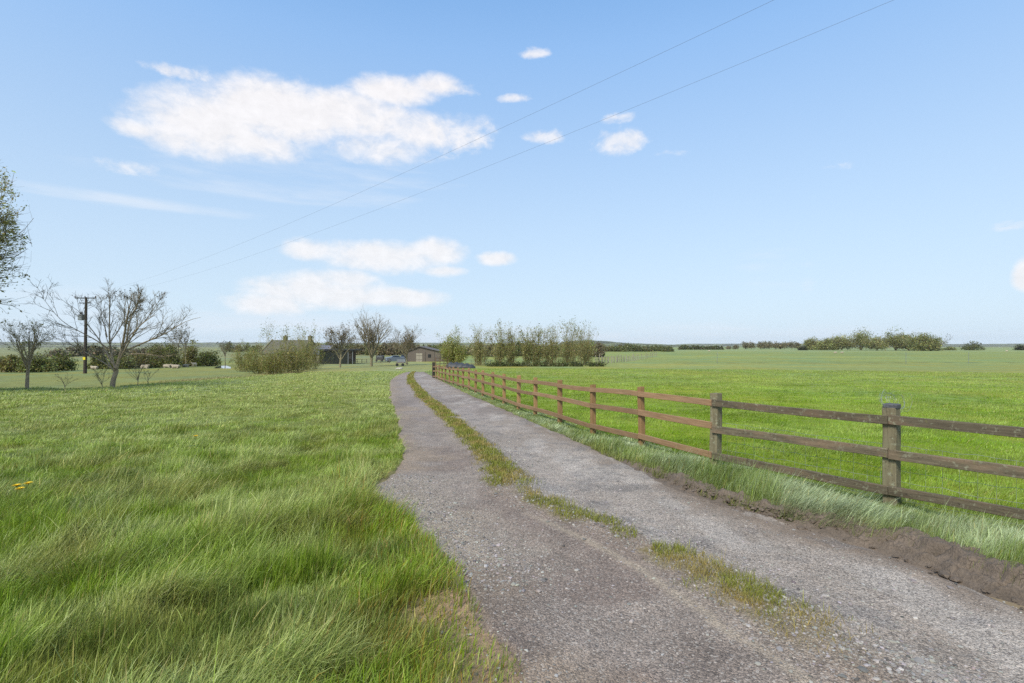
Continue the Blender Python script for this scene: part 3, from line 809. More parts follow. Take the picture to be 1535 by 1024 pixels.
def rail_between(name, a, b, h, t, mat, parent, origin, seed, sag=.006):
    """a sawn rail from point a to point b; its own local X runs along it"""
    rng = np.random.RandomState(seed)
    a, b = np.array(a), np.array(b); d = b - a; Ln = np.linalg.norm(d)
    mb = MB(); n = 9; rings = []
    bow = rng.normal(0, sag, 2)
    for i in range(n):
        u = i / (n - 1); x = u * Ln; o = math.sin(math.pi * u)
        hh = h / 2 * (1 + rng.normal(0, .012)); tt = t / 2; c = .004
        sec = np.array([(-tt, -hh + c), (-tt + c, -hh), (tt - c, -hh), (tt, -hh + c), (tt, hh - c), (tt - c, hh), (-tt + c, hh), (-tt, hh - c)])
        sec = sec + rng.normal(0, .0012, sec.shape)
        rings.append(np.stack([np.full(8, x), sec[:, 0] + bow[0] * o, sec[:, 1] + bow[1] * o], 1))
    mb.loft(rings)
    o = mb.obj(name, mat, parent)
    o.location = a - np.array(origin)
    o.rotation_euler = (0, -math.asin(d[2] / Ln), math.atan2(d[1], d[0]))
    return o
def timber_fence(name, label, pts, hts, ph, pw, rh, rt, mp, mr, seed, skip_first=False, skip_last=False):
    org = (pts[0][0], pts[0][1], gz(*pts[0]))
    root = empty(name, org, label, 'fence', 'timber fences along the track')
    rng = np.random.RandomState(seed)
    n = len(pts); P = np.array(pts)
    tang = np.gradient(P, axis=0); tang /= np.linalg.norm(tang, axis=1, keepdims=True)
    nrm = np.stack([-tang[:, 1], tang[:, 0]], 1)           # towards the track
    nrm *= np.where((nrm[:, :1] * -1) > 0, 1, -1)
    Z = np.array([gz(*p) for p in pts])
    for i in range(n):
        if (skip_first and i == 0) or (skip_last and i == n - 1): continue
        o = post_mesh('post', pw * (1 + rng.normal(0, .03)), ph * (1 + rng.normal(0, .012)), mp, seed + i)
        o.parent = root; o.location = (P[i, 0] - org[0], P[i, 1] - org[1], Z[i] - org[2])
        o.rotation_euler = (rng.normal(0, .012), rng.normal(0, .012), math.atan2(tang[i, 1], tang[i, 0]))
    for i in range(n - 1):
        for k, h in enumerate(hts):
            off = pw / 2 + rt / 2 - .004
            a = (P[i, 0] + nrm[i, 0] * off, P[i, 1] + nrm[i, 1] * off, Z[i] + h + rng.normal(0, .006))
            b = (P[i + 1, 0] + nrm[i + 1, 0] * off, P[i + 1, 1] + nrm[i + 1, 1] * off, Z[i + 1] + h + rng.normal(0, .006))
            d = np.array(b) - np.array(a); d /= np.linalg.norm(d)
            e = .003 if i else 0.0
            rail_between('rail', np.array(a) + d * e, np.array(b) - d * .003, rh * (1 + rng.normal(0, .03)), rt, mr, root, org, seed * 7 + i * 5 + k)
    return root, P, Z, nrm, org
def pg(p): return (p[0], p[1])
old_pts = [pg(p) for p in P_OLD]
old, OP, OZ, ON, OORG = timber_fence('weathered_fence', 'old weathered dark grey post and rail fence with wire netting at the right', old_pts, (.93, .555, .155), 1.075, .128, .10, .042, M_OLDP, M_OLDR, 41)
new_pts = [pg(p) for p in P_NEW]
new, NP_, NZ, NN, NORG = timber_fence('timber_fence', 'new orange brown post and rail fence curving away beside the track', new_pts, (.93, .60, .17), 1.06, .10, .095, .038, M_NEWP, M_NEWR, 97, True, True)
# slate cap on the middle old post, lichen and a tangle of loose wire
mb = MB(); mb.box((0, 0, .012), (.131, .131, .05), math.atan2(OP[1, 1] - OP[0, 1], OP[1, 0] - OP[0, 0]), .008)
cap = mb.obj('post_cap', plain('slate_grey_felt', (.07, .072, .078), .8, var=.4, sc=30, bump=.5), old)
cap.location = (OP[1, 0] - OORG[0], OP[1, 1] - OORG[1], OZ[1] - OORG[2] + 1.06)
def netting():
    mb = MB()
    hs = [.03, .13, .24, .36, .49, .63]
    for i in range(2):
        a, b = OP[i] - ON[i] * .075, OP[i + 1] - ON[i + 1] * .075
        n = 17
        rs = np.random.RandomState(5 + i)
        sagv = rs.normal(0, .012, (n, 6)); sagh = rs.normal(0, .008, (n, 6))
        grid = np.zeros((n, 6, 3))
        for j in range(n):
            u = j / (n - 1); p = a * (1 - u) + b * u; zz = OZ[i] * (1 - u) + OZ[i + 1] * u
            for k in range(6): grid[j, k] = (p[0] + sagh[j, k], p[1] + sagh[j, k], zz + hs[k] + sagv[j, k] * .6)
        for k in range(6): mb.tube(grid[:, k], .0017, 4)
        for j in range(n): mb.tube(grid[j], .0014, 4)
    V = np.concatenate(mb.v) - np.array(OORG); mb.v = [V]
    return mb.obj('wire_netting', M_WIRE, old)
netting()
def wire_tangle():
    rs = np.random.RandomState(8); mb = MB()
    c = np.array([OP[1, 0] - OORG[0], OP[1, 1] - OORG[1], OZ[1] - OORG[2] + 1.06])
    for k in range(7):
        n = 26; t = np.linspace(0, rs.uniform(4, 9), n); r = rs.uniform(.05, .14)
        p = np.stack([c[0] + rs.normal(.02, .05) + r * np.cos(t) * 1.2 + np.linspace(-.12, .16, n) * rs.uniform(.3, 1), c[1] + .05 + r * .6 * np.sin(t + 1), c[2] + .05 + r * np.sin(t) * .8 + rs.normal(0, .01, n)], 1)
        mb.tube(p, .0011, 4)
    for k in range(6):
        n = 14; t = np.linspace(0, 5, n)
        p = np.stack([c[0] + .10 + .035 * np.cos(t * 2 + k) + rs.normal(0, .01, n), c[1] + .05 + .03 * np.sin(t * 2), c[2] - t * .085 + rs.uniform(-.02, .02)], 1)
        mb.tube(p, .001, 4)
    return mb.obj('loose_wire', M_WIRE, old)
wire_tangle()
# gate post at the far end, field gate and hurdles beyond
def gate_post(px, py, h, w, label):
    x, y = P_NEW[-1]; o = post_mesh('gate_post', w, h, M_POLE, 5, .02)
    o.location = (x, y, gz(x, y)); o.rotation_euler = (0, 0, .4)
    tag(o, label, 'post'); return x, y
gx, gy = gate_post(648.5, 563.5, 1.32, .20, 'thick dark gate post where the new timber fence ends')
def field_gate(name, label, a, b, h, mat, nb=5, thick=.03, group=None, ups=4):
    ax, ay = a; bx, by = b; org = (ax, ay, gz(ax, ay))
    root = empty(name, org, label, 'gate', group)
    d = np.array([bx - ax, by - ay, gz(bx, by) - org[2]])
    for k in range(nb):
        mb = MB(); z = .18 + (h - .2) * (k / (nb - 1)) ** 1.15
        mb.tube([np.array([0, 0, z]), d * .5 + (0, 0, z), d + (0, 0, z)], thick, 6); mb.obj('bar', mat, root)
    for k in range(ups):
        mb = MB()
        p = d * k / (ups - 1); e = h + (.06 if k in (0, ups - 1) else 0)
        mb.tube([p + (0, 0, .02 if k in (0, ups - 1) else .18), p + (0, 0, e / 2), p + (0, 0, e)], thick * 1.25, 6); mb.obj('upright', mat, root)
field_gate('estate_gate', 'rusty brown metal gate behind the far end of the timber fence', px2g(653, 556), px2g(671, 553), 1.55, M_RUST, 5, .032, None, 4)
field_gate('metal_hurdle', 'grey metal hurdles in front of the second willow of the row', px2g(706, 547.5), px2g(735, 547), 1.0, M_STEEL, 4, .035, None, 5)
field_gate('paddock_rail', 'low wooden paddock rails across the grass left of the barn', px2g(528, 545.5), px2g(584, 544.5), 1.0, M_GREY_TIMBER, 3, .05, None, 9)
# silage heap under dark sheeting
def silage():
    x0, y0 = px2g(690, 552.0); rs = np.random.RandomState(2); mb = MB(); rings = []
    for u in np.linspace(-1, 1, 22):
        th = np.linspace(0, math.pi, 14); r = (1 - abs(u) ** 4) ** .5
        xx = np.full(14, u * 2.3); yy = -np.cos(th) * 1.1 * (.3 + .7 * r); zz = np.sin(th) ** .7 * (1.0 - .18 * (u + 1) + .09 * math.sin(u * 17)) * r
        rings.append(np.stack([xx, yy, zz - .05], 1) + rs.normal(0, .035, (14, 3)))
    mb.loft(rings, True)
    o = mb.obj('silage_heap', plain('dark_sheeting', (.04, .042, .045), .6, var=.4, sc=3, bump=.4), None, True)
    o.location = (x0, y0, gz(x0, y0)); o.rotation_euler = (0, 0, -.1)
    tag(o, 'low heap under dark plastic sheeting at the foot of the leftmost row willow', 'silage heap')
silage()

# ------------------------------------------------------------------ utility pole and wires
def pole():
    x, y = px2g(127.5, 560, .4); z0 = gz(x, y); H = 9.6
    root = empty('utility_pole', (x, y, z0), 'dark wooden electricity pole with transformer standing in the left meadow', 'utility pole')
    mb = MB(); zs = np.linspace(-.3, H, 9); mb.tube(np.stack([0 * zs + .015 * zs, 0 * zs, zs], 1), np.linspace(.20, .13, 9), 12); mb.obj('shaft', M_POLE, root, True)
    mb = MB(); mb.box((.14, -.12, H - .12), (2.6, .11, .12), 0, .01); mb.obj('crossarm', M_DARK, root)
    mb = MB(); mb.box((.13, -.12, H - .75), (1.5, .10, .10), 0, .01); mb.obj('crossarm', M_DARK, root)
    mp = plain('brown_porcelain', (.08, .05, .04), .3)
    for k in (-1.15, 0.1, 1.4):
        mb = MB(); mb.tube([(k, -.12, H - .06), (k, -.12, H + .06), (k, -.12, H + .16)], [.05, .06, .04], 8); mb.obj('insulator', mp, root, True)
    t = MB(); t.box((-.38, -.12, H - 2.55), (.55, .5, .72), 0, .05); t = t.obj('transformer', M_STEEL, root)
    for k in (-.52, -.38, -.24):
        mb = MB(); mb.tube([(k, -.12, H - 2.2), (k, -.12, H - 2.0), (k, -.12, H - 1.85)], [.05, .055, .03], 8); mb.obj('bushing', M_DARK, t)
    mb = MB(); mb.box((.03, -.195, 1.9), (.30, .012, .34), 0, .003); mb.obj('warning_plate', plain('yellow_plate', (.62, .52, .02), .5, var=.1), root)
    return x, y, z0 + H
PX_, PY_, PZ_ = pole()
def wire(name, a, b, sag, r, label, n=60):
    t = np.linspace(0, 1, n)[:, None]; P = np.array(a) * (1 - t) + np.array(b) * t; P[:, 2] -= (4 * sag * t * (1 - t))[:, 0]
    mb = MB(); mb.tube(P, r, 5); tag(mb.obj(name, M_CABLE, None, True), label, 'cable', 'overhead cables')
def far_end(px, top_row, d, off):
    return ((px - 767.5) / F * d, d, EYE + (HOR - top_row) / F * d)
for (ox, px, lab) in ((-1.15, 1160, 'upper overhead cable crossing the sky from the electricity pole'), (1.4, 1340, 'lower overhead cable crossing the sky from the electricity pole')):
    a = np.array((PX_ + ox, PY_ - .12, PZ_ + .15))
    q = np.array(far_end(px, 0, 11.0 if ox < 0 else 10.6, 0))
    # carry the span on past the photograph's edge to where the next pole would stand
    b = a + (q - a) * 1.62
    t = 1 / 1.62; sag = 3.0
    b[2] += 4 * sag * t * (1 - t) / t
    wire('overhead_cable', a, b, sag, .0027, lab)
lx, ly = PX_ - 60, PY_ + 22
wire('overhead_cable', (PX_ - .3, PY_ - .12, PZ_ - 3.0), (lx, ly, PZ_ - 3.6), 1.2, .008, 'thin low cable running left from the transformer')

# ------------------------------------------------------------------ trees
def unit(v): return v / (np.linalg.norm(v, axis=-1, keepdims=True) + 1e-9)
def grow(rng, P, D, L, Rd, npt, wob, up, taper=.35, wind=None):
    T = len(P); pts = np.zeros((T, npt, 3)); pts[:, 0] = P; d = unit(np.array(D, float))
    for i in range(1, npt):
        d = d + rng.normal(0, wob, (T, 3)); d[:, 2] += up
        if wind is not None: d = d + np.array(wind)
        d = unit(d); pts[:, i] = pts[:, i - 1] + d * (L / (npt - 1))[:, None]
    t = np.linspace(0, 1, npt)
    return pts, Rd[:, None] * (1 - t[None] * (1 - taper))
def children(rng, pts, rad, k, t0, t1, ang, ratio, jit=.25, L=None):
    T, n, _ = pts.shape
    tt = rng.uniform(t0, t1, (T, k)); f = tt * (n - 1); i = np.minimum(f.astype(int), n - 2); w = (f - i)[..., None]
    ar = np.arange(T)[:, None]
    P = pts[ar, i] * (1 - w) + pts[ar, i + 1] * w
    d = unit(pts[ar, i + 1] - pts[ar, i])
    r = rad[ar, i] * (1 - w[..., 0]) + rad[ar, i + 1] * w[..., 0]
    rv = rng.normal(0, 1, d.shape); perp = unit(rv - (rv * d).sum(-1, keepdims=True) * d)
    a = ang * (1 + rng.normal(0, jit, tt.shape))
    D = d * np.cos(a)[..., None] + perp * np.sin(a)[..., None]
    len0 = np.linalg.norm(np.diff(pts, axis=1), axis=2).sum(1)
    Ln = len0[:, None] * ratio * (1 + rng.normal(0, .18, tt.shape)) * (1.15 - .5 * tt)
    return P.reshape(-1, 3), D.reshape(-1, 3), np.abs(Ln).ravel(), (r * .62).ravel()
class Tree:
    def __init__(s): s.wood = []; s.twig = []; s.leaf = []
    @staticmethod
    def merge(sets):
        V, Q, n = [], [], 0
        for P, Rr, k in sets:
            v, q = tubes_arrays(P, Rr, k); V.append(v); Q.append(q + n); n += len(v)
        return np.concatenate(V), np.concatenate(Q)
    def leaves(s, rng, base, n, spread, size, col, var=.25, elong=1.6, hue=.12, dirbias=None):
        """leaf-sized faces scattered round points of the twigs"""
        p = base[rng.randint(0, len(base), n)] + rng.normal(0, spread, (n, 3))
        a = unit(rng.normal(0, 1, (n, 3)) + (0 if dirbias is None else np.array(dirbias))); b = unit(np.cross(a, rng.normal(0, 1, (n, 3))))
        sz = size * np.exp(rng.normal(0, .35, n))[:, None]
        V = np.stack([p - a * sz * elong / 2, p + b * sz * .5, p + a * sz * elong / 2, p - b * sz * .5], 1)
        c = np.array(col)[None] * np.exp(rng.normal(0, var, n))[:, None] * (1 + rng.normal(0, hue, (n, 3)))
        s.leaf.append((V, np.clip(c, .004, .9)))
    def build(s, root, mt=None, mtw=None, crown='crown'):
        if s.wood:
            v, q = s.merge(s.wood); mesh_obj('trunk', v, [q], mt or M_BARK, root, None, True)
        V, Q, C, mi = [], [], [], []; n = 0
        if s.twig:
            v, q = s.merge(s.twig); V.append(v); Q.append(q); C.append(np.full((len(v), 3), .1)); mi.append(np.zeros(len(q), int)); n = len(v)
        if s.leaf:
            lv = np.concatenate([a for a, _ in s.leaf]); lc = np.concatenate([c for _, c in s.leaf])
            k = len(lv); Q.append(np.arange(k * 4).reshape(k, 4) + n); V.append(lv.reshape(-1, 3)); C.append(np.repeat(lc, 4, 0)); mi.append(np.ones(k, int))
        mesh_obj(crown, np.concatenate(V), [np.concatenate(Q)], [mtw or M_TWIG, M_LEAF], root, np.concatenate(C), False, np.concatenate(mi))

def limb(ptspx, d0, x0, y0, z0, r0, r1, rng, dep):
    """hand-placed limb: offsets (dx, dz) in metres from the tree's base with its own depth"""
    P = np.array([(a, dep * i / (len(ptspx) - 1) + rng.normal(0, .05), b) for i, (a, b) in enumerate(ptspx)])
    # resample smoothly
    t = np.linspace(0, len(P) - 1, 12); i = np.minimum(t.astype(int), len(P) - 2); f = (t - i)[:, None]
    Q = P[i] * (1 - f) + P[i + 1] * f
    for _ in range(2): Q[1:-1] = (Q[:-2] + 2 * Q[1:-1] + Q[2:]) / 4
    return Q[None], np.linspace(r0, r1, 12)[None]

# --- the bare spreading tree at the lawn's edge
def bare_spreading():
    x, y = px2g(168, 580.5); s = y / F; rng = np.random.RandomState(21); z = gz(x, y)
    root = empty('bare_tree', (x, y, z), 'bare spreading tree with a forked trunk at the left edge of the lawn', 'tree')
    T = Tree()
    def lp(L, r0, r1, dep): return limb([((a - 168) * s, (580.5 - b) * s) for a, b in L], y, x, y, z, r0 * s * .72, r1 * s * .6, rng, dep)
    trunk = lp([(168, 583), (170, 568), (174, 556), (175, 552)], 5.0, 4.0, 0)
    limbs = [
        lp([(173, 556), (168, 540), (162, 520), (158, 495), (157, 470), (155, 444)], 2.6, .8, .4),
        lp([(175, 552), (180, 535), (187, 515), (195, 490), (199, 470), (208, 448)], 3.4, .9, -.5),
        lp([(184, 525), (185, 505), (183, 480), (186, 458), (188, 442)], 1.8, .6, 1.2),
        lp([(198, 472), (206, 468), (220, 462), (226, 452)], 1.3, .6, -.9),
        lp([(178, 541), (195, 522), (212, 502), (232, 487), (258, 474)], 1.9, .5, -1.4),
        lp([(181, 528), (205, 516), (228, 506), (245, 498), (262, 480), (285, 474)], 2.0, .4, .9),
        lp([(180, 536), (200, 530), (225, 530), (250, 534), (268, 533)], 1.1, .4, -.6),
        lp([(169, 546), (155, 527), (138, 508), (122, 492), (108, 478), (96, 462)], 1.7, .4, 1.0),
        lp([(163, 522), (148, 508), (130, 495), (112, 482), (92, 448)], 1.3, .35, -1.2),
        lp([(160, 505), (146, 488), (132, 470), (120, 445)], 1.2, .35, 1.4),
        lp([(172, 556), (160, 543), (140, 528), (118, 513), (90, 500)], 1.4, .35, -1.0),
        lp([(171, 558), (158, 546), (147, 535), (135, 527)], 1.5, .5, .8),
        lp([(162, 515), (170, 500), (176, 480), (170, 462), (168, 445)], 1.2, .5, 1.0),
        lp([(190, 508), (200, 492), (212, 478), (216, 462), (222, 446)], 1.2, .5, 1.0)]
    T.wood.append((trunk[0], trunk[1], 12))
    LP = np.concatenate([a for a, _ in limbs]); LR = np.concatenate([b for _, b in limbs])
    T.wood.append((LP, LR, 7))
    P, D, L, Rd = children(rng, LP, LR, 11, .25, 1, .55, .34)
    b1 = grow(rng, P, D, L, np.clip(Rd, .014, .024), 7, .11, .07); T.twig.append((*b1, 4))
    P, D, L, Rd = children(rng, *b1, 5, .25, 1, .6, .5)
    b2 = grow(rng, P, D, L, np.clip(Rd, .009, .013), 5, .14, .06); T.twig.append((*b2, 3))
    P, D, L, Rd = children(rng, *b2, 3, .3, 1, .6, .55)
    b3 = grow(rng, P, D, L * 1.3, np.full(len(P), .006), 4, .14, .06); T.twig.append((*b3, 3))
    # whippy shoots at the pollard knuckles
    for i in (0, 1, 2, 3, 12, 13):
        tip = LP[i, -1]; n = 16
        D = unit(rng.normal(0, .45, (n, 3)) + np.array([0, 0, 1.0])); b = grow(rng, np.repeat(tip[None], n, 0) + rng.normal(0, .06, (n, 3)), D, rng.uniform(.25, .6, n), np.full(n, .008), 4, .2, .1); T.twig.append((*b, 3))
        T.leaves(rng, b[0].reshape(-1, 3), 26, .05, .055, (.05, .04, .025), elong=1.2)
    T.build(root, M_BARKB, M_TWIG)
bare_spreading()

def generic_tree(rng, H, r, trunk_h, nl, spread, lv=(5, 5, 4), up=.06, wob=.12, lratio=.55, leaf=None, lean=0, stems=1, wind=None, ang=.6, minr=(.05, .02, .012), sides=(8, 6, 4, 3), bulk=1.0):
    """trunk, limbs and three orders of branch; leaf = (count, spread, size, colour, elong)"""
    T = Tree()
    P = rng.normal(0, .05 * r / .2, (stems, 3)); P[:, 2] = -.15
    D = np.array([[lean, 0, 1]]) + rng.normal(0, .05 if stems == 1 else .28, (stems, 3))
    tp = grow(rng, P, D, np.full(stems, trunk_h + .15), np.full(stems, r), 7, .05, .02, .75); T.wood.append((*tp, sides[0]))
    top = tp[0][:, -1]; dirs = unit(tp[0][:, -1] - tp[0][:, -2]); n = nl
    idx = rng.randint(0, stems, n); az = np.linspace(0, 6.28, n, endpoint=False) + rng.normal(0, .3, n); a = spread * rng.uniform(.25, 1.1, n)
    D = np.stack([np.cos(az) * np.sin(a), np.sin(az) * np.sin(a), np.cos(a)], 1)
    t0 = rng.uniform(.62, 1.0, n); t0[:3] = 1
    f = (t0 * 6).astype(int).clip(0, 6)
    Ln = (H - trunk_h * t0) * lratio * rng.uniform(.85, 1.2, n) / np.maximum(np.cos(a), .55) * 1.0
    l1 = grow(rng, tp[0][idx, f], D, Ln * bulk, tp[1][idx, f] * rng.uniform(.45, .7, n), 8, wob, up, .35, wind); T.wood.append((*l1, sides[1]))
    c = children(rng, *l1, lv[0], .25, 1, ang, .55); b1 = grow(rng, *c[:3], np.clip(c[3], .006, minr[0]), 6, wob * 1.2, up, .4, wind); T.twig.append((*b1, sides[2]))
    last = b1
    for k, m in enumerate(lv[1:]):
        c = children(rng, *last, m, .25, 1, ang, .55); last = grow(rng, *c[:3], np.clip(c[3], .004, minr[1 + k]), 4, wob * 1.3, up, .5, wind); T.twig.append((*last, sides[3]))
    if leaf:
        pool = last[0].reshape(-1, 3)
        T.leaves(rng, pool, leaf[0], leaf[1], leaf[2], leaf[3], elong=leaf[4] if len(leaf) > 4 else 1.5, dirbias=leaf[5] if len(leaf) > 5 else None)
    return T
def place_tree(name, label, x, y, T, group=None, cat='tree', mt=None, mtw=None, crown='crown'):
    root = empty(name, (x, y, gz(x, y)), label, cat, group); T.build(root, mt, mtw, crown); return root

# --- the tall leafy tree whose edge shows at the left of the picture
rng = np.random.RandomState(5)
x = (-182 - 767.5) / F * 23; T = generic_tree(rng, 10, .24, 1.1, 24, .4, (8, 6, 5), up=.05, lratio=.6, leaf=(70000, .12, .036, (.26, .25, .09), 2.2, (1.6, 0, -.3)), wind=(.03, 0, -.02))
# a rounded crown: trim twigs and leaves that stray past it
for kk, (a, b, k) in enumerate(T.twig):
    q = np.hypot(a[..., 0], a[..., 1]).max(1) < 4.2; T.twig[kk] = (a[q], b[q], k)
for kk, (v, c) in enumerate(T.leaf):
    q = np.hypot(v[:, 0, 0], v[:, 0, 1]) < 4.2 - .6 * np.abs(np.sin(v[:, 0, 2] * 2.1)); T.leaf[kk] = (v[q], c[q])
for a, b, k in T.wood[1:]:
    h = np.hypot(a[..., 0], a[..., 1]); f = np.minimum(1, 4.0 / np.maximum(h, 1e-3)); a[..., 0] *= f; a[..., 1] *= f
place_tree('leafy_tree', 'tall tree with small windblown leaves cut off by the left edge of the photo', x, 23.0, T).scale = (1.22, 1.22, 1.26)
# --- young tree in front of the hedge at far left
rng = np.random.RandomState(12); x, y = px2g(41, 583)
T = generic_tree(rng, 4.0, .085, 1.45, 10, .75, (6, 5, 3), up=.09, lratio=.66, leaf=(260, .05, .05, (.22, .19, .07), 1.6), minr=(.018, .008, .005), bulk=.9)
place_tree('young_tree', 'small young tree with grey trunk and few leaves at the far left lawn edge', x, y, T, None, 'tree', M_BARKB, plain('pale_twig_bark', (.30, .26, .17), .9))
# --- saplings along the lawn edge
for i, (px, py, h, n, lab) in enumerate([(97, 577, 1.0, 5, 'thin bare sapling between the young tree and the bare tree'), (154, 579, 1.35, 7, 'twiggy bare sapling just left of the forked bare tree'), (206, 579, 1.7, 10, 'pale twiggy bare shrub just right of the forked bare tree'), (222, 576, .9, 5, 'low leaning twigs right of the pale bare shrub')]):
    rng = np.random.RandomState(50 + i); x, y = px2g(px, py)
    T = generic_tree(rng, h, .022, h * .3, n, .75, (4, 3), up=.06, lratio=.8, minr=(.012, .008, .006), leaf=(40, .02, .03, (.1, .09, .04)))
    place_tree('sapling', lab, x, y, T, 'saplings on the lawn edge', 'sapling')

# --- shrub built of many upright stems (willow stools, thorn bushes)
def stool(rng, H, Wd, ns, leafn, size, col, tall=.0, fan=.5, twigr=.022, low=1.0, elong=1.8, ex=.25):
    T = Tree()
    P = np.stack([rng.normal(0, Wd * .16, ns), rng.normal(0, Wd * .13, ns), np.full(ns, -.1)], 1)
    az = rng.uniform(0, 6.28, ns); a = np.abs(rng.normal(0, fan, ns)).clip(0, 1.15)
    D = np.stack([np.cos(az) * np.sin(a), np.sin(az) * np.sin(a), np.cos(a)], 1)
    L = H * rng.uniform(.45, .82, ns) * low * (1 - .15 * a); k = int(ns * tall)
    if k: L[:k] = H * rng.uniform(.82, 1.05, k); D[:k] = unit(D[:k] * np.array([.35, .35, 1]) + (0, 0, .6))
    b = grow(rng, P, D, L, np.full(ns, twigr) * (L / H) ** .5, 8, .07, .05, .25); T.wood.append((*b, 4))
    c = children(rng, *b, 7, .2, 1, .5, .26); b1 = grow(rng, *c[:3], np.clip(c[3], .004, .012), 5, .12, .07, .5); T.twig.append((*b1, 3))
    pool = b1[0].reshape(-1, 3); T.leaves(rng, pool, leafn, ex, size, col, .2, elong)
    if k:
        tip = b1[0].reshape(ns, 7, 5, 3)[:k].reshape(-1, 3); hi = tip[tip[:, 2] > H * .68]
        if len(hi): T.leaves(rng, hi, int(len(hi) * .5), .12, size * 1.1, tuple(np.array(col) * .8), .25, elong)
    return T
def dome(rng, H, Wd, n, size, col, gaps=.5, flat=1.0, zmin=.12, spread=1.0):
    """dense bush: limbs inside, leaf clumps spread through an uneven crown"""
    T = Tree(); ns = 7
    az = rng.uniform(0, 6.28, ns); a = rng.uniform(.1, .9, ns); D = np.stack([np.cos(az) * np.sin(a), np.sin(az) * np.sin(a), np.cos(a)], 1)
    b = grow(rng, np.stack([rng.normal(0, Wd * .05, ns), rng.normal(0, Wd * .05, ns), np.full(ns, -.15)], 1), D, np.full(ns, H * .75), np.full(ns, .03 + H * .012), 6, .1, .03); T.wood.append((*b, 5))
    nc = 46; u = rng.normal(0, 1, (nc, 3)); u = unit(u); u[:, 2] = np.abs(u[:, 2]) * 1.0; rr = rng.uniform(.35, 1.0, nc) ** .6
    c = u * rr[:, None] * np.array([Wd / 2, Wd / 2 * flat, H * .86]) * rng.uniform(.75, 1.12, (nc, 1)); c[:, 2] = np.maximum(c[:, 2], zmin * H * rng.uniform(.8, 1.5, nc))
    cs = rng.uniform(.07, .16, nc) * (Wd + H) / 2
    w = rng.randint(0, nc, n); p = c[w] + rng.normal(0, 1, (n, 3)) * cs[w][:, None] * np.array([1, 1, .75])
    p = p[p[:, 2] > 0.02]; tone = np.exp(rng.normal(0, .28, nc))
    T.twig.append((*grow(rng, c, unit(rng.normal(0, 1, (nc, 3)) + (0, 0, .8)), np.full(nc, (Wd + H) * .09), np.full(nc, .012), 4, .2, .1), 3))
    n = len(p); aa = unit(rng.normal(0, 1, (n, 3))); bb = unit(np.cross(aa, rng.normal(0, 1, (n, 3)))); sz = size * np.exp(rng.normal(0, .35, n))[:, None]
    V = np.stack([p - aa * sz * .8, p + bb * sz * .5, p + aa * sz * .8, p - bb * sz * .5], 1)
    C = np.array(col)[None] * np.exp(rng.normal(0, .25, n))[:, None] * (1 + rng.normal(0, .1, (n, 3))) * tone[w[:n]][:, None]
    T.leaf.append((V, np.clip(C, .004, .8)))
    return T
def mpp(y): return y / F

# --- hedge and bushes behind the left meadow (px centre, base row, top row, width px, kind)
LEFT = [
    (22, 558, 527, 34, 'dark olive bush in the hedge directly behind the young tree'),
    (56, 558, 524, 46, 'broad dark bush in the hedge right of the young tree trunk'),
    (88, 556, 524, 42, 'dark drooping hedge bush halfway to the electricity pole'),
    (2, 556, 531, 30, 'yellowish bush at the left edge under the tall leafy tree'),
    (148, 553, 529, 30, 'dark bush between the electricity pole and the bare tree'),
    (182, 553, 528, 34, 'dark bush right behind the fork of the bare tree'),
    (212, 552, 525, 30, 'low dark bush right of the bare tree trunk'),
    (236, 551, 512, 34, 'dark green bush behind the resting sheep'),
    (256, 551, 508, 30, 'taller dark green bush above the pale resting sheep'),
    (286, 549, 506, 24, 'upright dark bush with a thin grey top behind the meadow'),
    (312, 549, 521, 34, 'rounded dark bush just left of the pond')]
for i, (px, pb, pt, wpx, lab) in enumerate(LEFT):
    rng = np.random.RandomState(200 + i); x, y = px2g(px, pb, .4); s = mpp(y)
    col = (.135, .145, .04) if i % 3 else (.165, .15, .05)
    if i == 3: col = (.2, .19, .07)
    T = dome(rng, (pb - pt) * s, wpx * s * (.95 if i % 2 else .85), 5200, .14, col)
    place_tree('hedge_bush', lab, x, y, T, 'dark bushes behind the left meadow', 'bush')
# thin trees standing up out of that hedge
for i, (px, pb, pt, lab) in enumerate([(245, 551, 482, 'thin bare grey tree rising behind the hedge, left of two'), (258, 551, 488, 'thin bare grey tree rising behind the hedge, right of two'), (322, 549, 510, 'tiny bare spire of a tree by the pond')]):
    rng = np.random.RandomState(230 + i); x, y = px2g(px, pb, .4); y += 4; s = mpp(y); H = (pb - pt) * s
    T = generic_tree(rng, H, .09, H * .5, 10, .55, (5, 4), lratio=.7, leaf=(300, .1, .12, (.06, .06, .03)))
    place_tree('thin_tree', lab, x, y, T, 'thin trees behind the hedge')
# hill woods behind them
for i in range(13):
    rng = np.random.RandomState(260 + i); px = 92 + i * 13.5 + rng.uniform(-3, 3); y = 205 + rng.uniform(-15, 25); s = mpp(y)
    top = np.interp(px, [90, 112, 150, 170, 230, 270], [522, 516, 516, 521, 520, 523]) + rng.uniform(-1, 2); Wd = rng.uniform(20, 30) * s
    x = (px - 767.5) * s; H = EYE + (HOR - top) * s - gz(x, y)
    T = dome(rng, H, Wd, 1500, .42, (.14, .125, .075) if i % 2 else (.17, .155, .10))
    place_tree('woodland_tree', 'greyish brown tree in the distant wood behind the electricity pole', x, y, T, 'trees of the wood behind the electricity pole')

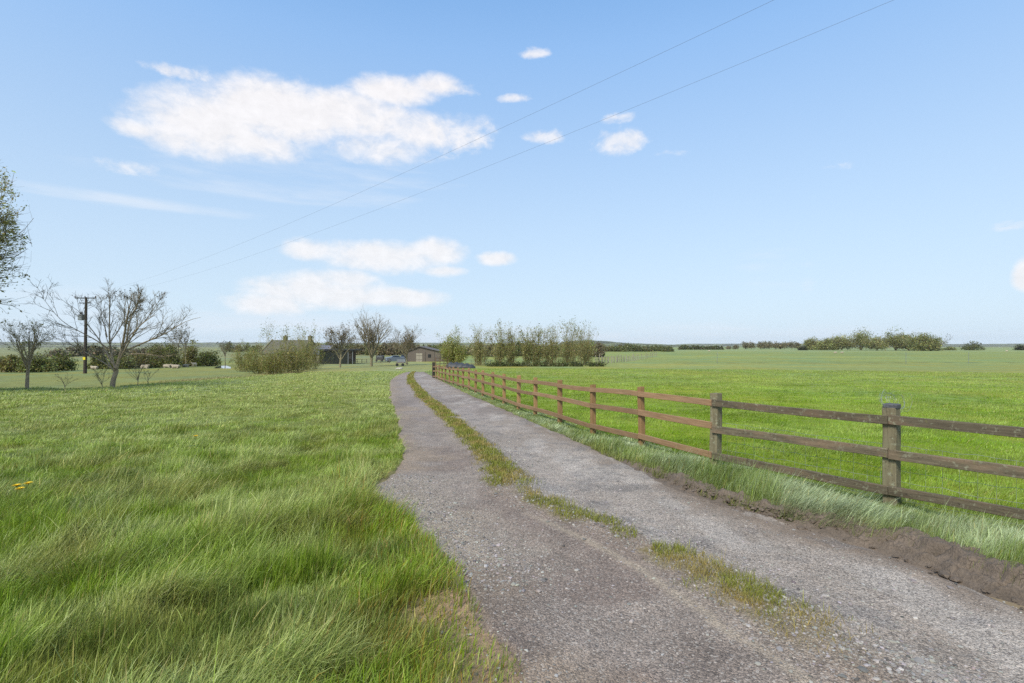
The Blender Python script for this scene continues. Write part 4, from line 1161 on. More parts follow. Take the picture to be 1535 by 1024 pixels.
# --- willow stools hiding the farmhouse
STOOL = [
    (366, 556, 509, 34, .05, 46, 'grey brown willow bush right of the pond'),
    (388, 559, 517, 34, .05, 60, 'olive willow bush in the ditch left of the farmhouse'),
    (410, 560, 484, 40, .12, 90, 'willow bush with a tall feathery top in front of the left roof end'),
    (438, 560, 489, 54, .10, 120, 'large olive willow bush in front of the middle of the farmhouse'),
    (463, 557, 490, 44, .10, 100, 'olive willow bush in front of the right farmhouse chimney')]
for i, (px, pb, pt, wpx, tall, ns, lab) in enumerate(STOOL):
    rng = np.random.RandomState(300 + i); x, y = px2g(px, pb, .3); s = mpp(y); H = (pb - pt) * s
    bulk = (0, 0, 48, 60, 58)[i] * s if tall >= .1 else H
    T = stool(rng, H, wpx * s, ns, 9000, .055, (.22, .215, .066), tall, .62, .02, bulk / H * 1.05, ex=.16)
    place_tree('willow_bush', lab, x, y, T, 'willow bushes in front of the farmhouse', 'bush', M_TWIGO, M_TWIGO)
# --- the row of willow stools beyond the new fence
ROW = [(680, 547, 492, 36, 90, .10, 1, 'bright green rounded willow at the left end of the row'), (719, 548, 489, 26, 60, .3, 0, 'slender willow behind the metal hurdles'), (749, 549, 488, 18, 46, .35, 0, 'third willow of the row counted from the left'),
       (766, 549, 491, 18, 46, .35, 0, 'fourth willow of the row counted from the left'), (790, 549, 493, 15, 40, .35, 0, 'narrow pale willow before the gap in the middle of the row'), (803, 549, 495, 15, 40, .35, 0, 'narrow willow right of the gap in the middle of the row'),
       (826, 549, 487, 26, 66, .35, 0, 'broad willow, third from the right end of the row'), (853, 548, 484, 24, 66, .35, 0, 'tallest willow of the row, second from the right end'), (876, 547, 488, 32, 84, .3, 0, 'wide fanning willow at the right end of the row')]
for i, (px, pb, pt, wpx, ns, tall, gr, lab) in enumerate(ROW):
    rng = np.random.RandomState(320 + i); x, y = px2g(px, pb); s = mpp(y); H = (pb - pt) * s
    T = stool(rng, H, wpx * s, ns, 16000 if gr else 4200, .085, (.27, .28, .075) if gr else (.235, .23, .085), tall, .52 if gr else .36, .03, .98 if gr else .92, ex=.28 if gr else .2)
    place_tree('row_willow', lab, x, y, T, 'row of willows beyond the fence', 'tree', M_TWIGO, M_TWIGO)
# dark undergrowth along their feet
for i, px in enumerate((742, 762, 784, 812, 838, 864, 892)):
    rng = np.random.RandomState(340 + i); x, y = px2g(px, 549.5); T = dome(rng, 1.1, 3.6, 900, .12, (.08, .095, .03), flat=.5)
    place_tree('undergrowth', 'low dark undergrowth at the foot of the willow row', x, y, T, 'undergrowth below the willow row', 'undergrowth')

# --- three open-crowned trees between farmhouse and barn
for i, (px, pb, pt, wpx, lf, lab) in enumerate([(510, 551, 487, 40, 900, 'round-headed small tree in front of the glass garden room'), (557, 549, 474, 62, 500, 'tallest bare tree between the garden room and the barn'), (610, 547, 491, 44, 700, 'bare tree beside the blue car and the barn')]):
    rng = np.random.RandomState(400 + i); x, y = px2g(px, pb); s = mpp(y); H = (pb - pt) * s
    T = generic_tree(rng, H, .17 if i != 1 else .27, H * (.36, .24, .3)[i], 13, (.62, .75, .6)[i], (7, 6, 4), up=.08, lratio=.66, leaf=(lf, .06, .11, (.13, .10, .05), 1.3), minr=(.05, .024, .016), lean=(0, -.06, 0)[i])
    place_tree('open_tree', lab, x, y, T, 'open-crowned trees by the farmhouse')
# --- hedgerow behind house and barn
k = 0
for (p0, p1, n, y0, top, lab) in [(505, 668, 22, 215, 511, 'olive brown hedgerow tree behind the farmhouse trees and the barn'), (690, 900, 24, 190, 510, 'olive brown hedgerow tree behind the row of willows'), (340, 505, 15, 330, 514, 'grey green distant tree behind the pond and farmhouse')]:
    for i in range(n):
        rng = np.random.RandomState(430 + k); k += 1
        y = y0 + rng.uniform(-12, 30); s = mpp(y); px = p0 + (p1 - p0) * (i + .5) / n + rng.uniform(-3, 3); x = (px - 767.5) * s
        H = EYE + (HOR - (top + rng.uniform(-4.5, 4))) * s - gz(x, y); Wd = rng.uniform(11, 17) * s
        T = dome(rng, H, Wd, 1500, .33, [(.175, .155, .07), (.14, .15, .055), (.19, .165, .085), (.165, .135, .08)][rng.randint(4)])
        place_tree('hedgerow_tree', lab, x, y, T, lab.split(' tree ')[0] + 's ' + lab.split(' tree ')[1])
# --- the big trees across the pasture, right
def plain_at(px, d): return (px - 767.5) / F * d, d
BIG = [(1216, 524.5, 505, 30, 'low pale green tree at the left end of the big clump'), (1240, 525, 503, 40, 'broad pale tree, second from the left in the big clump'), (1262, 525, 502.5, 34, 'rounded olive tree left of the gap in the big clump'), (1291, 525, 495.5, 44, 'tall round tree just right of the gap in the big clump'),
       (1315, 525.5, 501, 34, 'tree in the middle of the big clump, lower than both neighbours'), (1343, 525.5, 495.5, 32, 'tall tree with visible leaning trunks in the big clump'), (1362, 525.5, 498, 30, 'pale tree between the two tallest right-hand trees of the clump'), (1381, 526, 496, 42, 'tall olive tree with fine upright stems near the right of the clump'), (1396, 526, 504, 28, 'yellowish tree closing the right end of the big clump')]
for i, (px, pb, pt, wpx, lab) in enumerate(BIG):
    rng = np.random.RandomState(500 + i); d = 4.07 * F / (pb - HOR); d = min(d, 470); x, y = plain_at(px, d); s = mpp(d); H = (HOR - pt) * s + 4.05
    cc = (.21, .215, .075) if i % 2 else (.235, .23, .09); T = generic_tree(rng, H, .45, H * .12, 14, 1.1, (7, 6), up=.03, lratio=.50, leaf=(3200, .8, .40, cc, 1.2), minr=(.16, .09), stems=3, bulk=.95); T.leaf += dome(rng, H * (1.0, .98, 1.08, 1.2, .95, 1.22, 1.0, 1.14, .9)[i], wpx * s * (.86, .95, .8, 1.0, .8, .9, .8, .95, .9)[i], 5200, .42, cc, zmin=(.1, .12, .3, .2, .3, .32, .25, .1, .08)[i]).leaf
    place_tree('field_tree', lab, x, y, T, 'big trees across the pasture')
for i, (px, pt, wpx, hpx, lab, col) in enumerate([(1424, 519.5, 14, 6, 'low pale green bush right of the fallen branch tree', (.21, .23, .09)), (1457, 512.5, 27, 11, 'lone dark rounded bush in the far field at the right', (.10, .11, .035)), (1529, 515.5, 14, 6, 'small dark bush at the right edge of the photo', (.055, .06, .024)), (1203, 519, 12, 6, 'dark low bush left of the big clump', (.05, .055, .025))]):
    rng = np.random.RandomState(520 + i); d = 440; x, y = plain_at(px, d); s = mpp(d)
    place_tree('field_bush', lab, x, y, dome(rng, (HOR - pt) * s + 4.07, wpx * s, 2600, .4, col), 'bushes in the far fields', 'bush')
rng = np.random.RandomState(530); x, y = plain_at(1399, 445); T = generic_tree(rng, 11.5, .45, 6, 7, .9, (5, 4), lean=.9, lratio=.8, leaf=(500, .5, .3, (.09, .08, .05)), minr=(.16, .09))
place_tree('leaning_tree', 'bare tree leaning out to the right of the big clump', x, y, T)
FAR = [(1118, 12), (1127, 11), (1140, 13), (1146, 11), (1153, 13), (1163, 12), (1170, 10), (1176, 12), (1186, 13), (1196, 11), (1103, 6), (1092, 4)]
for i, (px, h) in enumerate(FAR):
    rng = np.random.RandomState(540 + i); d = 560 + rng.uniform(-20, 20); x, y = plain_at(px, d); s = mpp(d)
    T = generic_tree(rng, h * s * 1.05, .3, h * s * .15, 9, .7, (5, 5), lratio=.55, leaf=(500, .6, .5, (.19, .17, .10), 1.2), minr=(.14, .09)); T.leaf += dome(rng, h * s * 1.1, 8.5 * s, 900, .45, (.19, .17, .10), zmin=.25).leaf
    place_tree('distant_tree', 'grey brown tree in the thin row left of the big clump', x, y, T, 'thin row of trees left of the big clump')
for i in range(10):
    rng = np.random.RandomState(560 + i); d = 500; px = 1022 + i * 6.4; x, y = plain_at(px, d); s = mpp(d); h = (9.5, 7.5, 6.5, 7, 7, 6.5, 6, 6, 6.5, 6.5)[i]
    place_tree('hedge_tree', 'dark green tree in the short dark hedge in the far middle', x, y, dome(rng, h * s, 10 * s, 1100, .5, (.10, .11, .045)), 'short dark hedge in the far middle')
for i in range(22):
    rng = np.random.RandomState(580 + i); d = 345 + rng.uniform(-10, 25); px = 892 + i * 5.2 + rng.uniform(-1.5, 1.5); x, y = plain_at(px, d); s = mpp(d)
    h = np.interp(px, [890, 930, 945, 962, 985, 1004], [12, 12, 15, 10, 10.5, 10]) * rng.uniform(.85, 1.1)
    place_tree('belt_tree', 'olive tree in the wooded belt right of the willow row', x, y, dome(rng, h * s, rng.uniform(9, 15) * s, 1200, .38, [(.14, .15, .055), (.175, .16, .07), (.12, .13, .05)][rng.randint(3)]), 'wooded belt right of the willow row')

# ------------------------------------------------------------------ wooden stakes and wire posts in the pasture
def stakes():
    a, b = px2g(893, 545.5), px2g(985, 533.5); root = empty('stake_fence', (a[0], a[1], gz(*a)), 'row of pale upright wooden stakes beyond the willow row', 'fence')
    rs = np.random.RandomState(4); n = 46; proto = [post_mesh('stake', .13, 1.75 + .12 * k, M_STAKE, 60 + k, .015) for k in (0, 1, -1)]
    for i in range(n):
        u = i / (n - 1); u2 = u * .55 / (1 - .45 * u)
        px = 893 + (985 - 893) * u; py = np.interp(px, [893, 940, 965, 985], [545.5, 542.3, 538.5, 534.0]); x, y = px2g(px, py)
        o = proto[i % 3] if i < 3 else proto[i % 3].copy()
        if i >= 3: COL.objects.link(o)
        o.parent = root; sc = rs.uniform(.8, 1.12) * (1.15 if i in (3, 22) else 1)
        o.location = (x - a[0] + rs.normal(0, .1), y - a[1] + rs.normal(0, .1), gz(x, y) - gz(*a)); o.scale = (sc, sc, sc * rs.uniform(.85, 1)); o.rotation_euler = (rs.normal(0, .05), rs.normal(0, .05), rs.uniform(0, 1.5))
stakes()
for i, (px, lab) in enumerate([(1075, 'left of the three thin wire posts along the pasture ditch'), (1358, 'middle of the three thin wire posts along the pasture ditch'), (1452, 'right of the three thin wire posts along the pasture ditch')]):
    x, y = px2g(px, 545.0); mb = MB(); mb.tube([(0, 0, -.2), (0.01, 0, 1.2), (.03, 0, 2.5)], [.045, .04, .035], 8)
    mb.box((.02, -.05, 1.9), (.09, .03, .12), 0, .004)
    o = mb.obj('wire_post', M_STEEL, None); o.location = (x, y, gz(x, y)); tag(o, lab, 'post', 'thin wire posts in the pasture')
x0, y0 = px2g(1075, 545); x1, y1 = px2g(1358, 545); x2, y2 = px2g(1452, 545)
for h in (1.2, 2.3):
    mb = MB(); mb.tube([(x0 - 30, y0, gz(x0 - 30, y0) + h), (x0, y0, gz(x0, y0) + h), (x1, y1, gz(x1, y1) + h), (x2, y2, gz(x2, y2) + h), (x2 + 45, y2, gz(x2, y2) + h)], .008, 4)
    tag(mb.obj('fence_wire', M_WIRE), 'thin wire strung between the posts along the pasture ditch', 'wire', 'wires along the pasture ditch')

# ------------------------------------------------------------------ buildings
M_STONE = None
def stone_mat(name, c1, c2, sc=2.2):
    m, g, p, out = mat_new(name); tc = g.n('ShaderNodeTexCoord'); V = tc.outputs['Object']
    br = g.n('ShaderNodeTexBrick'); g.l(V, br.inputs['Vector']); br.inputs['Scale'].default_value = sc
    br.inputs['Color1'].default_value = (*c1, 1); br.inputs['Color2'].default_value = (*c2, 1); br.inputs['Mortar'].default_value = (c1[0] * .8, c1[1] * .8, c1[2] * .8, 1); br.inputs['Mortar Size'].default_value = .02
    n = g.noise(V, 2.5, 5, .6); g.l(g.mix(1.0, br.outputs[0], g.rng(n, .3, .7, .75, 1.2), 'MULTIPLY'), p.inputs['Base Color']); p.inputs['Roughness'].default_value = .9
    return m
M_STONE = stone_mat('lias_stone', (.26, .23, .17), (.19, .17, .13))
M_SLATE = plain('mossy_slate', (.088, .084, .06), .8, var=.35, sc=3)
M_SLATE2 = plain('blue_slate', (.12, .125, .155), .55, var=.25, sc=3)
M_COPE = plain('coping_stone', (.13, .12, .07), .9, var=.3)
m_, g_, p_, o__ = mat_new('dark_glass'); p_.inputs['Base Color'].default_value = (.012, .016, .017, 1); p_.inputs['Roughness'].default_value = .06; p_.inputs['Specular IOR Level'].default_value = .6
M_GLASS = m_
def gable(root, name_w, name_r, L, D, eave, ridge, mw, mr, over=.2, cope=None, x0=0.0):
    """gabled block along local X from x0 - L/2 to x0 + L/2"""
    mb = MB(); a, b = x0 - L / 2, x0 + L / 2; d = D / 2
    for X in (a, b):
        pass
    V = [(a, -d, -.3), (b, -d, -.3), (b, d, -.3), (a, d, -.3), (a, -d, eave), (b, -d, eave), (b, d, eave), (a, d, eave), (a, 0, ridge - .06), (b, 0, ridge - .06)]
    mb.add(V, [(0, 1, 5, 4), (2, 3, 7, 6), (1, 2, 6, 5), (3, 0, 4, 7)], [(5, 6, 9), (7, 4, 8)])
    w = mb.obj(name_w, mw, root)
    mb = MB(); sl = (ridge - eave) / d; t = .12
    for s in (-1, 1):
        e = d + over; ze = eave - sl * over
        V = [(a + .02, s * e, ze), (b - .02, s * e, ze), (b - .02, 0, ridge), (a + .02, 0, ridge), (a + .02, s * e, ze + t), (b - .02, s * e, ze + t), (b - .02, 0, ridge + t), (a + .02, 0, ridge + t)]
        q = [(4, 5, 6, 7), (0, 1, 5, 4), (1, 2, 6, 5), (3, 0, 4, 7), (0, 3, 2, 1)]
        mb.add(V, [k if s < 0 else k[::-1] for k in q])
    r = mb.obj(name_r, mr, root)
    if cope:
        for X, sgn in ((a, -1), (b, 1)):
            mb = MB()
            for s in (-1, 1):
                e = d + over
                V = []
                for (yy, zz) in ((s * e, eave - sl * over), (0, ridge)):
                    for dx in (-.16, .16):
                        for dz in (.02, .30): V.append((X + dx, yy, zz + dz))
                q = [(0, 1, 5, 4), (2, 6, 7, 3), (1, 3, 7, 5), (0, 4, 6, 2), (0, 2, 3, 1)]
                mb.add(V, [k if s < 0 else k[::-1] for k in q])
            mb.obj('coping', cope, r)
    return w, r
def farmhouse():
    d = 117; s = mpp(d); x = (437 - 767.5) * s; z = gz(x, d); rid = EYE + (HOR - 510.5) * s - z
    root = empty('farmhouse', (x, d, z), 'stone farmhouse with mossy slate roof and two chimneys behind willow bushes', 'house', None, R(-14))
    w, r = gable(root, 'wall', 'roof', 10.2, 7.6, 2.7, rid, M_STONE, M_SLATE, .25, M_COPE)
    for cx, h in ((-1.6, .75), (4.85, .8)):
        mb = MB(); mb.box((cx, 0, rid + h / 2 - .1), (.75, .7, h + .5), 0, .03); mb.box((cx, 0, rid + h + .17), (.85, .8, .12), 0, .02); ch = mb.obj('chimney', M_COPE, r)
        mb = MB(); mb.tube([(cx, 0, rid + h + .2), (cx, 0, rid + h + .5)], [.13, .11], 8); mb.obj('chimney_pot', M_RUST, ch)
    for wx in (-3, 0, 3):
        mb = MB(); mb.box((wx, -3.81, 1.5), (1.2, .06, 1.1), 0, .01); f = mb.obj('window', plain('white_paint', (.7, .7, .68), .5, var=.05), root)
        mb = MB(); mb.box((wx, -3.845, 1.5), (1.0, .02, .92)); mb.obj('pane', M_GLASS, f)
    # lower wing to the right with blue slates
    wx = (494 - 437) * s
    w2, r2 = gable(root, 'wing_wall', 'wing_roof', 4.4, 7.0, 2.5, EYE + (HOR - 518.5) * s - z, M_STONE, M_SLATE2, .2, M_COPE, wx * 1.03)
    return root
farmhouse()
def garden_room():
    d = 110.0; s = mpp(d); x = (510 - 767.5) * s; z = gz(x, d); H = 3.0; L = 51 * s
    root = empty('garden_room', (x, d, z), 'dark flat-roofed glass garden room at the right end of the farmhouse', 'garden room', None, R(-6))
    mb = MB(); mb.box((0, 0, H), (L + .4, 4.6, .34), 0, .03); mb.obj('roof', M_DARK, root)
    n = 8
    for i in range(n):
        w = (L * .86) / n; cx = -L / 2 + (i + .5) * w
        mb = MB(); mb.box((cx, -1.9, H / 2 - .1), (w - .1, .05, H - .16)); g = mb.obj('glass_panel', M_GLASS, root)
        mb = MB()
        mb.box((cx - w / 2, -1.9, H / 2 - .1), (.09, .12, H - .25)); mb.box((cx, -1.9, .1), (w - .1, .1, .12))
        mb.obj('frame', M_DARK, g)
    mb = MB(); mb.box((-L * .07, 1.9, H / 2 - .05), (L * .86, .2, H - .1)); mb.obj('back_wall', M_DARK, root)
    for cx in (L / 2 - .05, L * .36):
        mb = MB(); mb.box((cx, -1.95, H / 2 - .2), (.10, .10, H - .05)); mb.obj('roof_post', M_STEEL, root)
    mb = MB(); mb.box((L / 2 - L * .07 - .02 - L * .07, 0, H / 2 - .1), (.05, 3.7, H - .35)); mb.obj('side_glass', M_GLASS, root)
garden_room()
def barn():
    d = 132.0; s = mpp(d); x = (640 - 767.5) * s; z = gz(x, d)
    root = empty('barn', (x, d, z), 'low grey timber stable barn with a pale double door left of the bright willow', 'barn', None, R(0))
    L, D, ev, rid = 9.2, 9.0, 2.55, 3.75
    # gable end faces the lawn, roof falls to both sides
    mb = MB(); a, b = -L / 2, L / 2
    ax = -1.2
    V = [(a, -4, -.3), (b, -4, -.3), (b, 5, -.3), (a, 5, -.3), (a, -4, ev), (b, -4, ev - .15), (b, 5, ev - .15), (a, 5, ev), (ax, -4, rid - .08), (ax, 5, rid - .08)]
    mb.add(V, [(0, 1, 5, 4), (2, 3, 7, 6), (1, 2, 6, 5), (3, 0, 4, 7)], [(4, 5, 8), (6, 7, 9)]); mb.obj('wall', M_GREY_TIMBER, root)
    mb = MB(); t = .1
    for (x0, z0, x1, z1) in ((a - .3, ev - .15, ax, rid), (ax, rid, b + .8, ev - .38)):
        V = [(x0, -4.35, z0), (x1, -4.35, z1), (x1, 5.3, z1), (x0, 5.3, z0), (x0, -4.35, z0 + t), (x1, -4.35, z1 + t), (x1, 5.3, z1 + t), (x0, 5.3, z0 + t)]
        mb.add(V, [(4, 5, 6, 7), (0, 1, 5, 4), (2, 3, 7, 6), (1, 2, 6, 5), (3, 0, 4, 7), (0, 3, 2, 1)])
    mb.obj('roof', plain('grey_corrugated_sheet', (.10, .088, .082), .75, var=.25), root)
    pd = plain('pale_doors', (.27, .245, .195), .8, var=.2)
    for k in (-1.55, -.75):
        mb = MB(); mb.box((k - .1, -4.04, 1.05), (.77, .07, 2.1), 0, .01); dr = mb.obj('door', pd, root)
        mb = MB(); mb.box((k - .1, -4.09, 1.5), (.7, .04, .08)); mb.box((k - .1, -4.09, .5), (.7, .04, .08)); mb.obj('ledge', M_GREY_TIMBER, dr)
    mb = MB(); mb.box((1.3, -4.05, 1.45), (.75, .06, .8), 0, .01); w = mb.obj('window', M_DARK, root)
    for k in (.2, 2.4, 3.9):
        mb = MB(); mb.box((k, -4.06, ev / 2), (.14, .1, ev - .1)); mb.obj('timber_post', M_GREY_TIMBER, root)
barn()

# ------------------------------------------------------------------ cars and trailers by the barn
def car(name, label, px, d, rz, paint, pickup=False, L=4.4, Wd=1.8, H=1.5):
    s = mpp(d); x = (px - 767.5) * s; root = empty(name, (x, d, gz(x, d)), label, 'car', 'vehicles parked by the barn', rz)
    prof = [(-.5, .32), (-.5, .62), (-.47, .74), (-.25, .80), (.46, .82), (.5, .70), (.5, .32)] if not pickup else [(-.5, .32), (-.5, .72), (-.46, .84), (-.22, .92), (.49, .92), (.5, .80), (.5, .32)]
    n = 12; rings = []
    for u in np.linspace(-1, 1, n):
        k = 1 - .05 * abs(u) ** 6
        rings.append(np.array([(px_ * L * k, u * Wd / 2, .22 + (pz - .32) * H * 1.12 * (1 - .08 * abs(u) ** 5)) for px_, pz in prof]))
    mb = MB(); mb.loft(rings); body = mb.obj('body', paint, root, False)
    cab = [(-.24, .78), (-.10, 1.0), (.16, 1.0), (.26, .78)] if pickup else [(-.27, .70), (-.10, .98), (.30, .98), (.45, .72)]
    mb = MB(); rings = [np.array([(a * L, u * Wd * (.46 - .09 * (b > .9)), b * H) for a, b in cab]) for u in (-1, 1)]; mb.loft(rings); mb.obj('window', M_GLASS, root)
    mb = MB(); mb.box(((cab[1][0] + cab[2][0]) / 2 * L, 0, cab[1][1] * H + .015), ((cab[2][0] - cab[1][0]) * L + .08, Wd * .76, .05), 0, .02); mb.obj('roof', paint, root)
    for wx in (-.31, .31):
        for sy in (-1, 1):
            mb = MB(); th = np.arange(16) * math.pi / 8
            mb.loft([np.stack([wx * L + .33 * np.cos(th) * k, np.full(16, sy * (Wd / 2 - .1 + o)), .33 + .33 * np.sin(th) * k], 1) for k, o in ((.9, -.1), (1, -.07), (1, .09), (.9, .12))]); wh = mb.obj('wheel', plain('tyre_rubber', (.02, .02, .02), .8), root)
            mb = MB(); mb.loft([np.stack([wx * L + .19 * np.cos(th), np.full(16, sy * (Wd / 2 + o)), .33 + .19 * np.sin(th)], 1) for o in (.0, .03)]); mb.obj('rim', M_STEEL, wh)
    for sy in (-1, 1):
        mb = MB(); mb.ellipsoid((-.495 * L, sy * Wd * .36, .22 + .34 * H * .9), (.06, .2, .09), 10, 6); mb.obj('headlight', plain('lamp_glass', (.6, .62, .65), .2, var=.05), root, True)
M_BLUE = plain('blue_grey_paint', (.14, .165, .21), .3, .2, .06)
M_NAVY = plain('dark_blue_paint', (.03, .04, .065), .3, .2, .06)
car('parked_car', 'blue grey pickup parked on the grass left of the barn', 592, 126, R(28), M_BLUE, True, 4.7)
car('parked_car', 'dark car half hidden behind the bare tree by the barn', 606, 130, R(95), M_NAVY, False, 4.3, 1.8, 1.62)
def horse_box():
    d = 128; s = mpp(d); x = (570 - 767.5) * s; root = empty('livestock_trailer', (x, d, gz(x, d)), 'small dark livestock trailer by the paddock rails, left of the pickup', 'trailer')
    mb = MB(); rings = []
    for yy in (-.8, .8): rings.append(np.array([(-.85, yy, .45), (.85, yy, .45), (.85, yy, 1.35), (.75, yy, 1.55), (-.75, yy, 1.55), (-.85, yy, 1.35)]))
    mb.loft(rings); mb.obj('body', plain('dark_trailer_paint', (.05, .048, .05), .5), root)
    mb = MB(); mb.box((0, -.82, 1.22), (1.3, .03, .16)); mb.obj('vent', M_STEEL, root)
    for k in (-.7, .7):
        mb = MB(); th = np.arange(14) * 2 * math.pi / 14; mb.loft([np.stack([k + .27 * np.cos(th), np.full(14, yy), .27 + .27 * np.sin(th)], 1) for yy in (-.95, -.8)]); mb.obj('wheel', M_DARK, root)
    mb = MB(); mb.tube([(.8, 0, .5), (1.3, 0, .5), (1.75, 0, .5)], .04, 6); mb.obj('drawbar', M_DARK, root)
horse_box()
def flat_trailer():
    x, y = px2g(600.5, 549.0); root = empty('flat_trailer', (x, y, gz(x, y)), 'low grey flat trailer on the lawn in front of the barn', 'trailer')
    mb = MB(); mb.box((0, 0, .62), (1.5, 1.2, .14), 0, .02); mb.obj('bed', M_GREY_TIMBER, root)
    mb = MB(); mb.box((0, .55, .95), (1.5, .06, .5), 0, .01); mb.obj('headboard', M_STEEL, root)
    for k in (-.5, .5):
        mb = MB(); th = np.arange(14) * 2 * math.pi / 14; mb.loft([np.stack([k + .26 * np.cos(th), np.full(14, yy), .26 + .26 * np.sin(th)], 1) for yy in (-.6, -.45)]); mb.obj('wheel', M_DARK, root)
    mb = MB(); mb.tube([(.7, 0, .6), (1.1, 0, .5), (1.4, 0, .45)], .04, 6); mb.obj('drawbar', M_DARK, root)
flat_trailer()
def white_rock():
    x, y = px2g(598, 553.5); rs = np.random.RandomState(3); mb = MB(); mb.ellipsoid((0, 0, .08), (.5, .3, .13), 12, 8, .02, rs); mb.ellipsoid((.3, -.1, .1), (.25, .2, .13), 10, 7, .02, rs)
    o = mb.obj('white_stone', plain('pale_stone', (.36, .34, .30), .8), None, True); o.location = (x, y, gz(x, y)); tag(o, 'whitish stone lying on the lawn left of where the track disappears', 'stone')
white_rock()

# ------------------------------------------------------------------ sheep
def fleece():
    m, g, p, out = mat_new('fleece'); tc = g.n('ShaderNodeTexCoord'); n = g.noise(tc.outputs['Object'], 14, 5, .7); oi = g.n('ShaderNodeObjectInfo')
    c = g.mix(g.rng(n, .3, .7), (.30, .25, .18), (.46, .40, .31)); c = g.mix(1.0, c, g.rng(oi.outputs['Random'], 0, 1, .7, 1.15), 'MULTIPLY'); g.l(c, p.inputs['Base Color']); p.inputs['Roughness'].default_value = 1
    b = g.n('ShaderNodeBump'); b.inputs['Strength'].default_value = 1; b.inputs['Distance'].default_value = .05; g.l(n, b.inputs['Height']); g.l(b.outputs[0], p.inputs['Normal']); return m
M_FLEECE = fleece()
def sheep_body(lying, seed):
    """one continuous skin: trunk, neck, head with muzzle and ears, legs folded under or standing"""
    me = bpy.data.meshes.new('sheep'); V, E, Rr = [], [], []
    def v(p, r, par=None):
        V.append(p); Rr.append(r)
        if par is not None: E.append((par, len(V) - 1))
        return len(V) - 1
    h = .30 if lying else .62
    r0 = v((.42, 0, h), (.24, .27)); r1 = v((.15, 0, h + .03), (.29, .30), r0); r2 = v((-.18, 0, h + .03), (.28, .30), r1); r3 = v((-.42, 0, h + .05), (.20, .24), r2)
    n = v((-.56, 0, h + .20), (.13, .14), r3); hd = v((-.66, .02, h + .32), (.095, .10), n); mz = v((-.80, .03, h + .24), (.055, .06), hd)
    v((-.63, .15, h + .34), (.03, .022), hd); v((-.63, -.12, h + .34), (.03, .022), hd)
    v((.64, 0, h - .02), (.05, .05), r0)
    for (px_, sy, par) in ((-.36, 1, r3), (-.36, -1, r3), (.38, 1, r0), (.38, -1, r0)):
        if lying:
            k = v((px_ - .08, sy * .20, .11), (.07, .07), par); k2 = v((px_ - .24, sy * .19, .05), (.035, .035), k); v((px_ - .10, sy * .24, .035), (.028, .028), k2)
        else:
            b = .05 if px_ > 0 else -.03
            k = v((px_, sy * .15, .36), (.085, .08), par); k2 = v((px_ + b, sy * .15, .19), (.04, .04), k); v((px_, sy * .15, .0), (.035, .035), k2)
    me.from_pydata(V, E, []); o = bpy.data.objects.new('sheep', me); COL.objects.link(o)
    md = o.modifiers.new('skin', 'SKIN'); sv = me.skin_vertices[0].data
    for i, r in enumerate(Rr): sv[i].radius = r; sv[i].use_root = (i == 1)
    o.modifiers.new('sub', 'SUBSURF').levels = 2; o.modifiers['sub'].render_levels = 2
    me.materials.append(M_FLEECE); return o
SHEEP = [(142, 554, 1, 0, .95, 'resting sheep, leftmost, just right of the electricity pole'), (158, 553, 1, 10, 1, 'pale resting sheep left of the bare tree trunk'), (217, 553, 1, 175, 1.2, 'brownish resting sheep nearest the right side of the bare tree'), (250, 551.5, 1, 185, 1.1, 'pale resting sheep in the middle of the meadow group'), (264, 552.5, 1, 5, 1.15, 'dark brownish resting sheep in the middle of the meadow group'), (278, 550.5, 1, 190, .95, 'greyish resting sheep against the dark hedge'), (291, 550.5, 0, 80, .95, 'pale sheep standing rightmost of the meadow group, end on')]
ly_p = sheep_body(True, 1); st_p = sheep_body(False, 2); used = set()
for px, pb, lying, rz, sc, lab in SHEEP:
    p = ly_p if lying else st_p
    o = p if p.name not in used else p.copy()
    if p.name in used: COL.objects.link(o)
    used.add(p.name)
    x, y = px2g(px, pb, .4); o.location = (x, y, gz(x, y)); o.rotation_euler = (0, 0, R(rz)); o.scale = (sc,) * 3; tag(o, lab, 'sheep', 'sheep in the left meadow')
for px, lab in ((1252, 'tiny distant sheep in front of the big clump, left of two'), (1262, 'tiny distant sheep in front of the big clump, right of two'), (1063, 'tiny distant sheep near the short dark hedge'), (1509, 'tiny distant animal far right of the lone bush')):
    o = st_p.copy(); COL.objects.link(o); x, y = px2g(px, 530.5 if px > 1100 and px < 1400 else 527.5); o.location = (x, y, gz(x, y)); o.rotation_euler = (0, 0, R(170)); o.scale = (1.1,) * 3; tag(o, lab, 'sheep', 'distant sheep across the pasture')

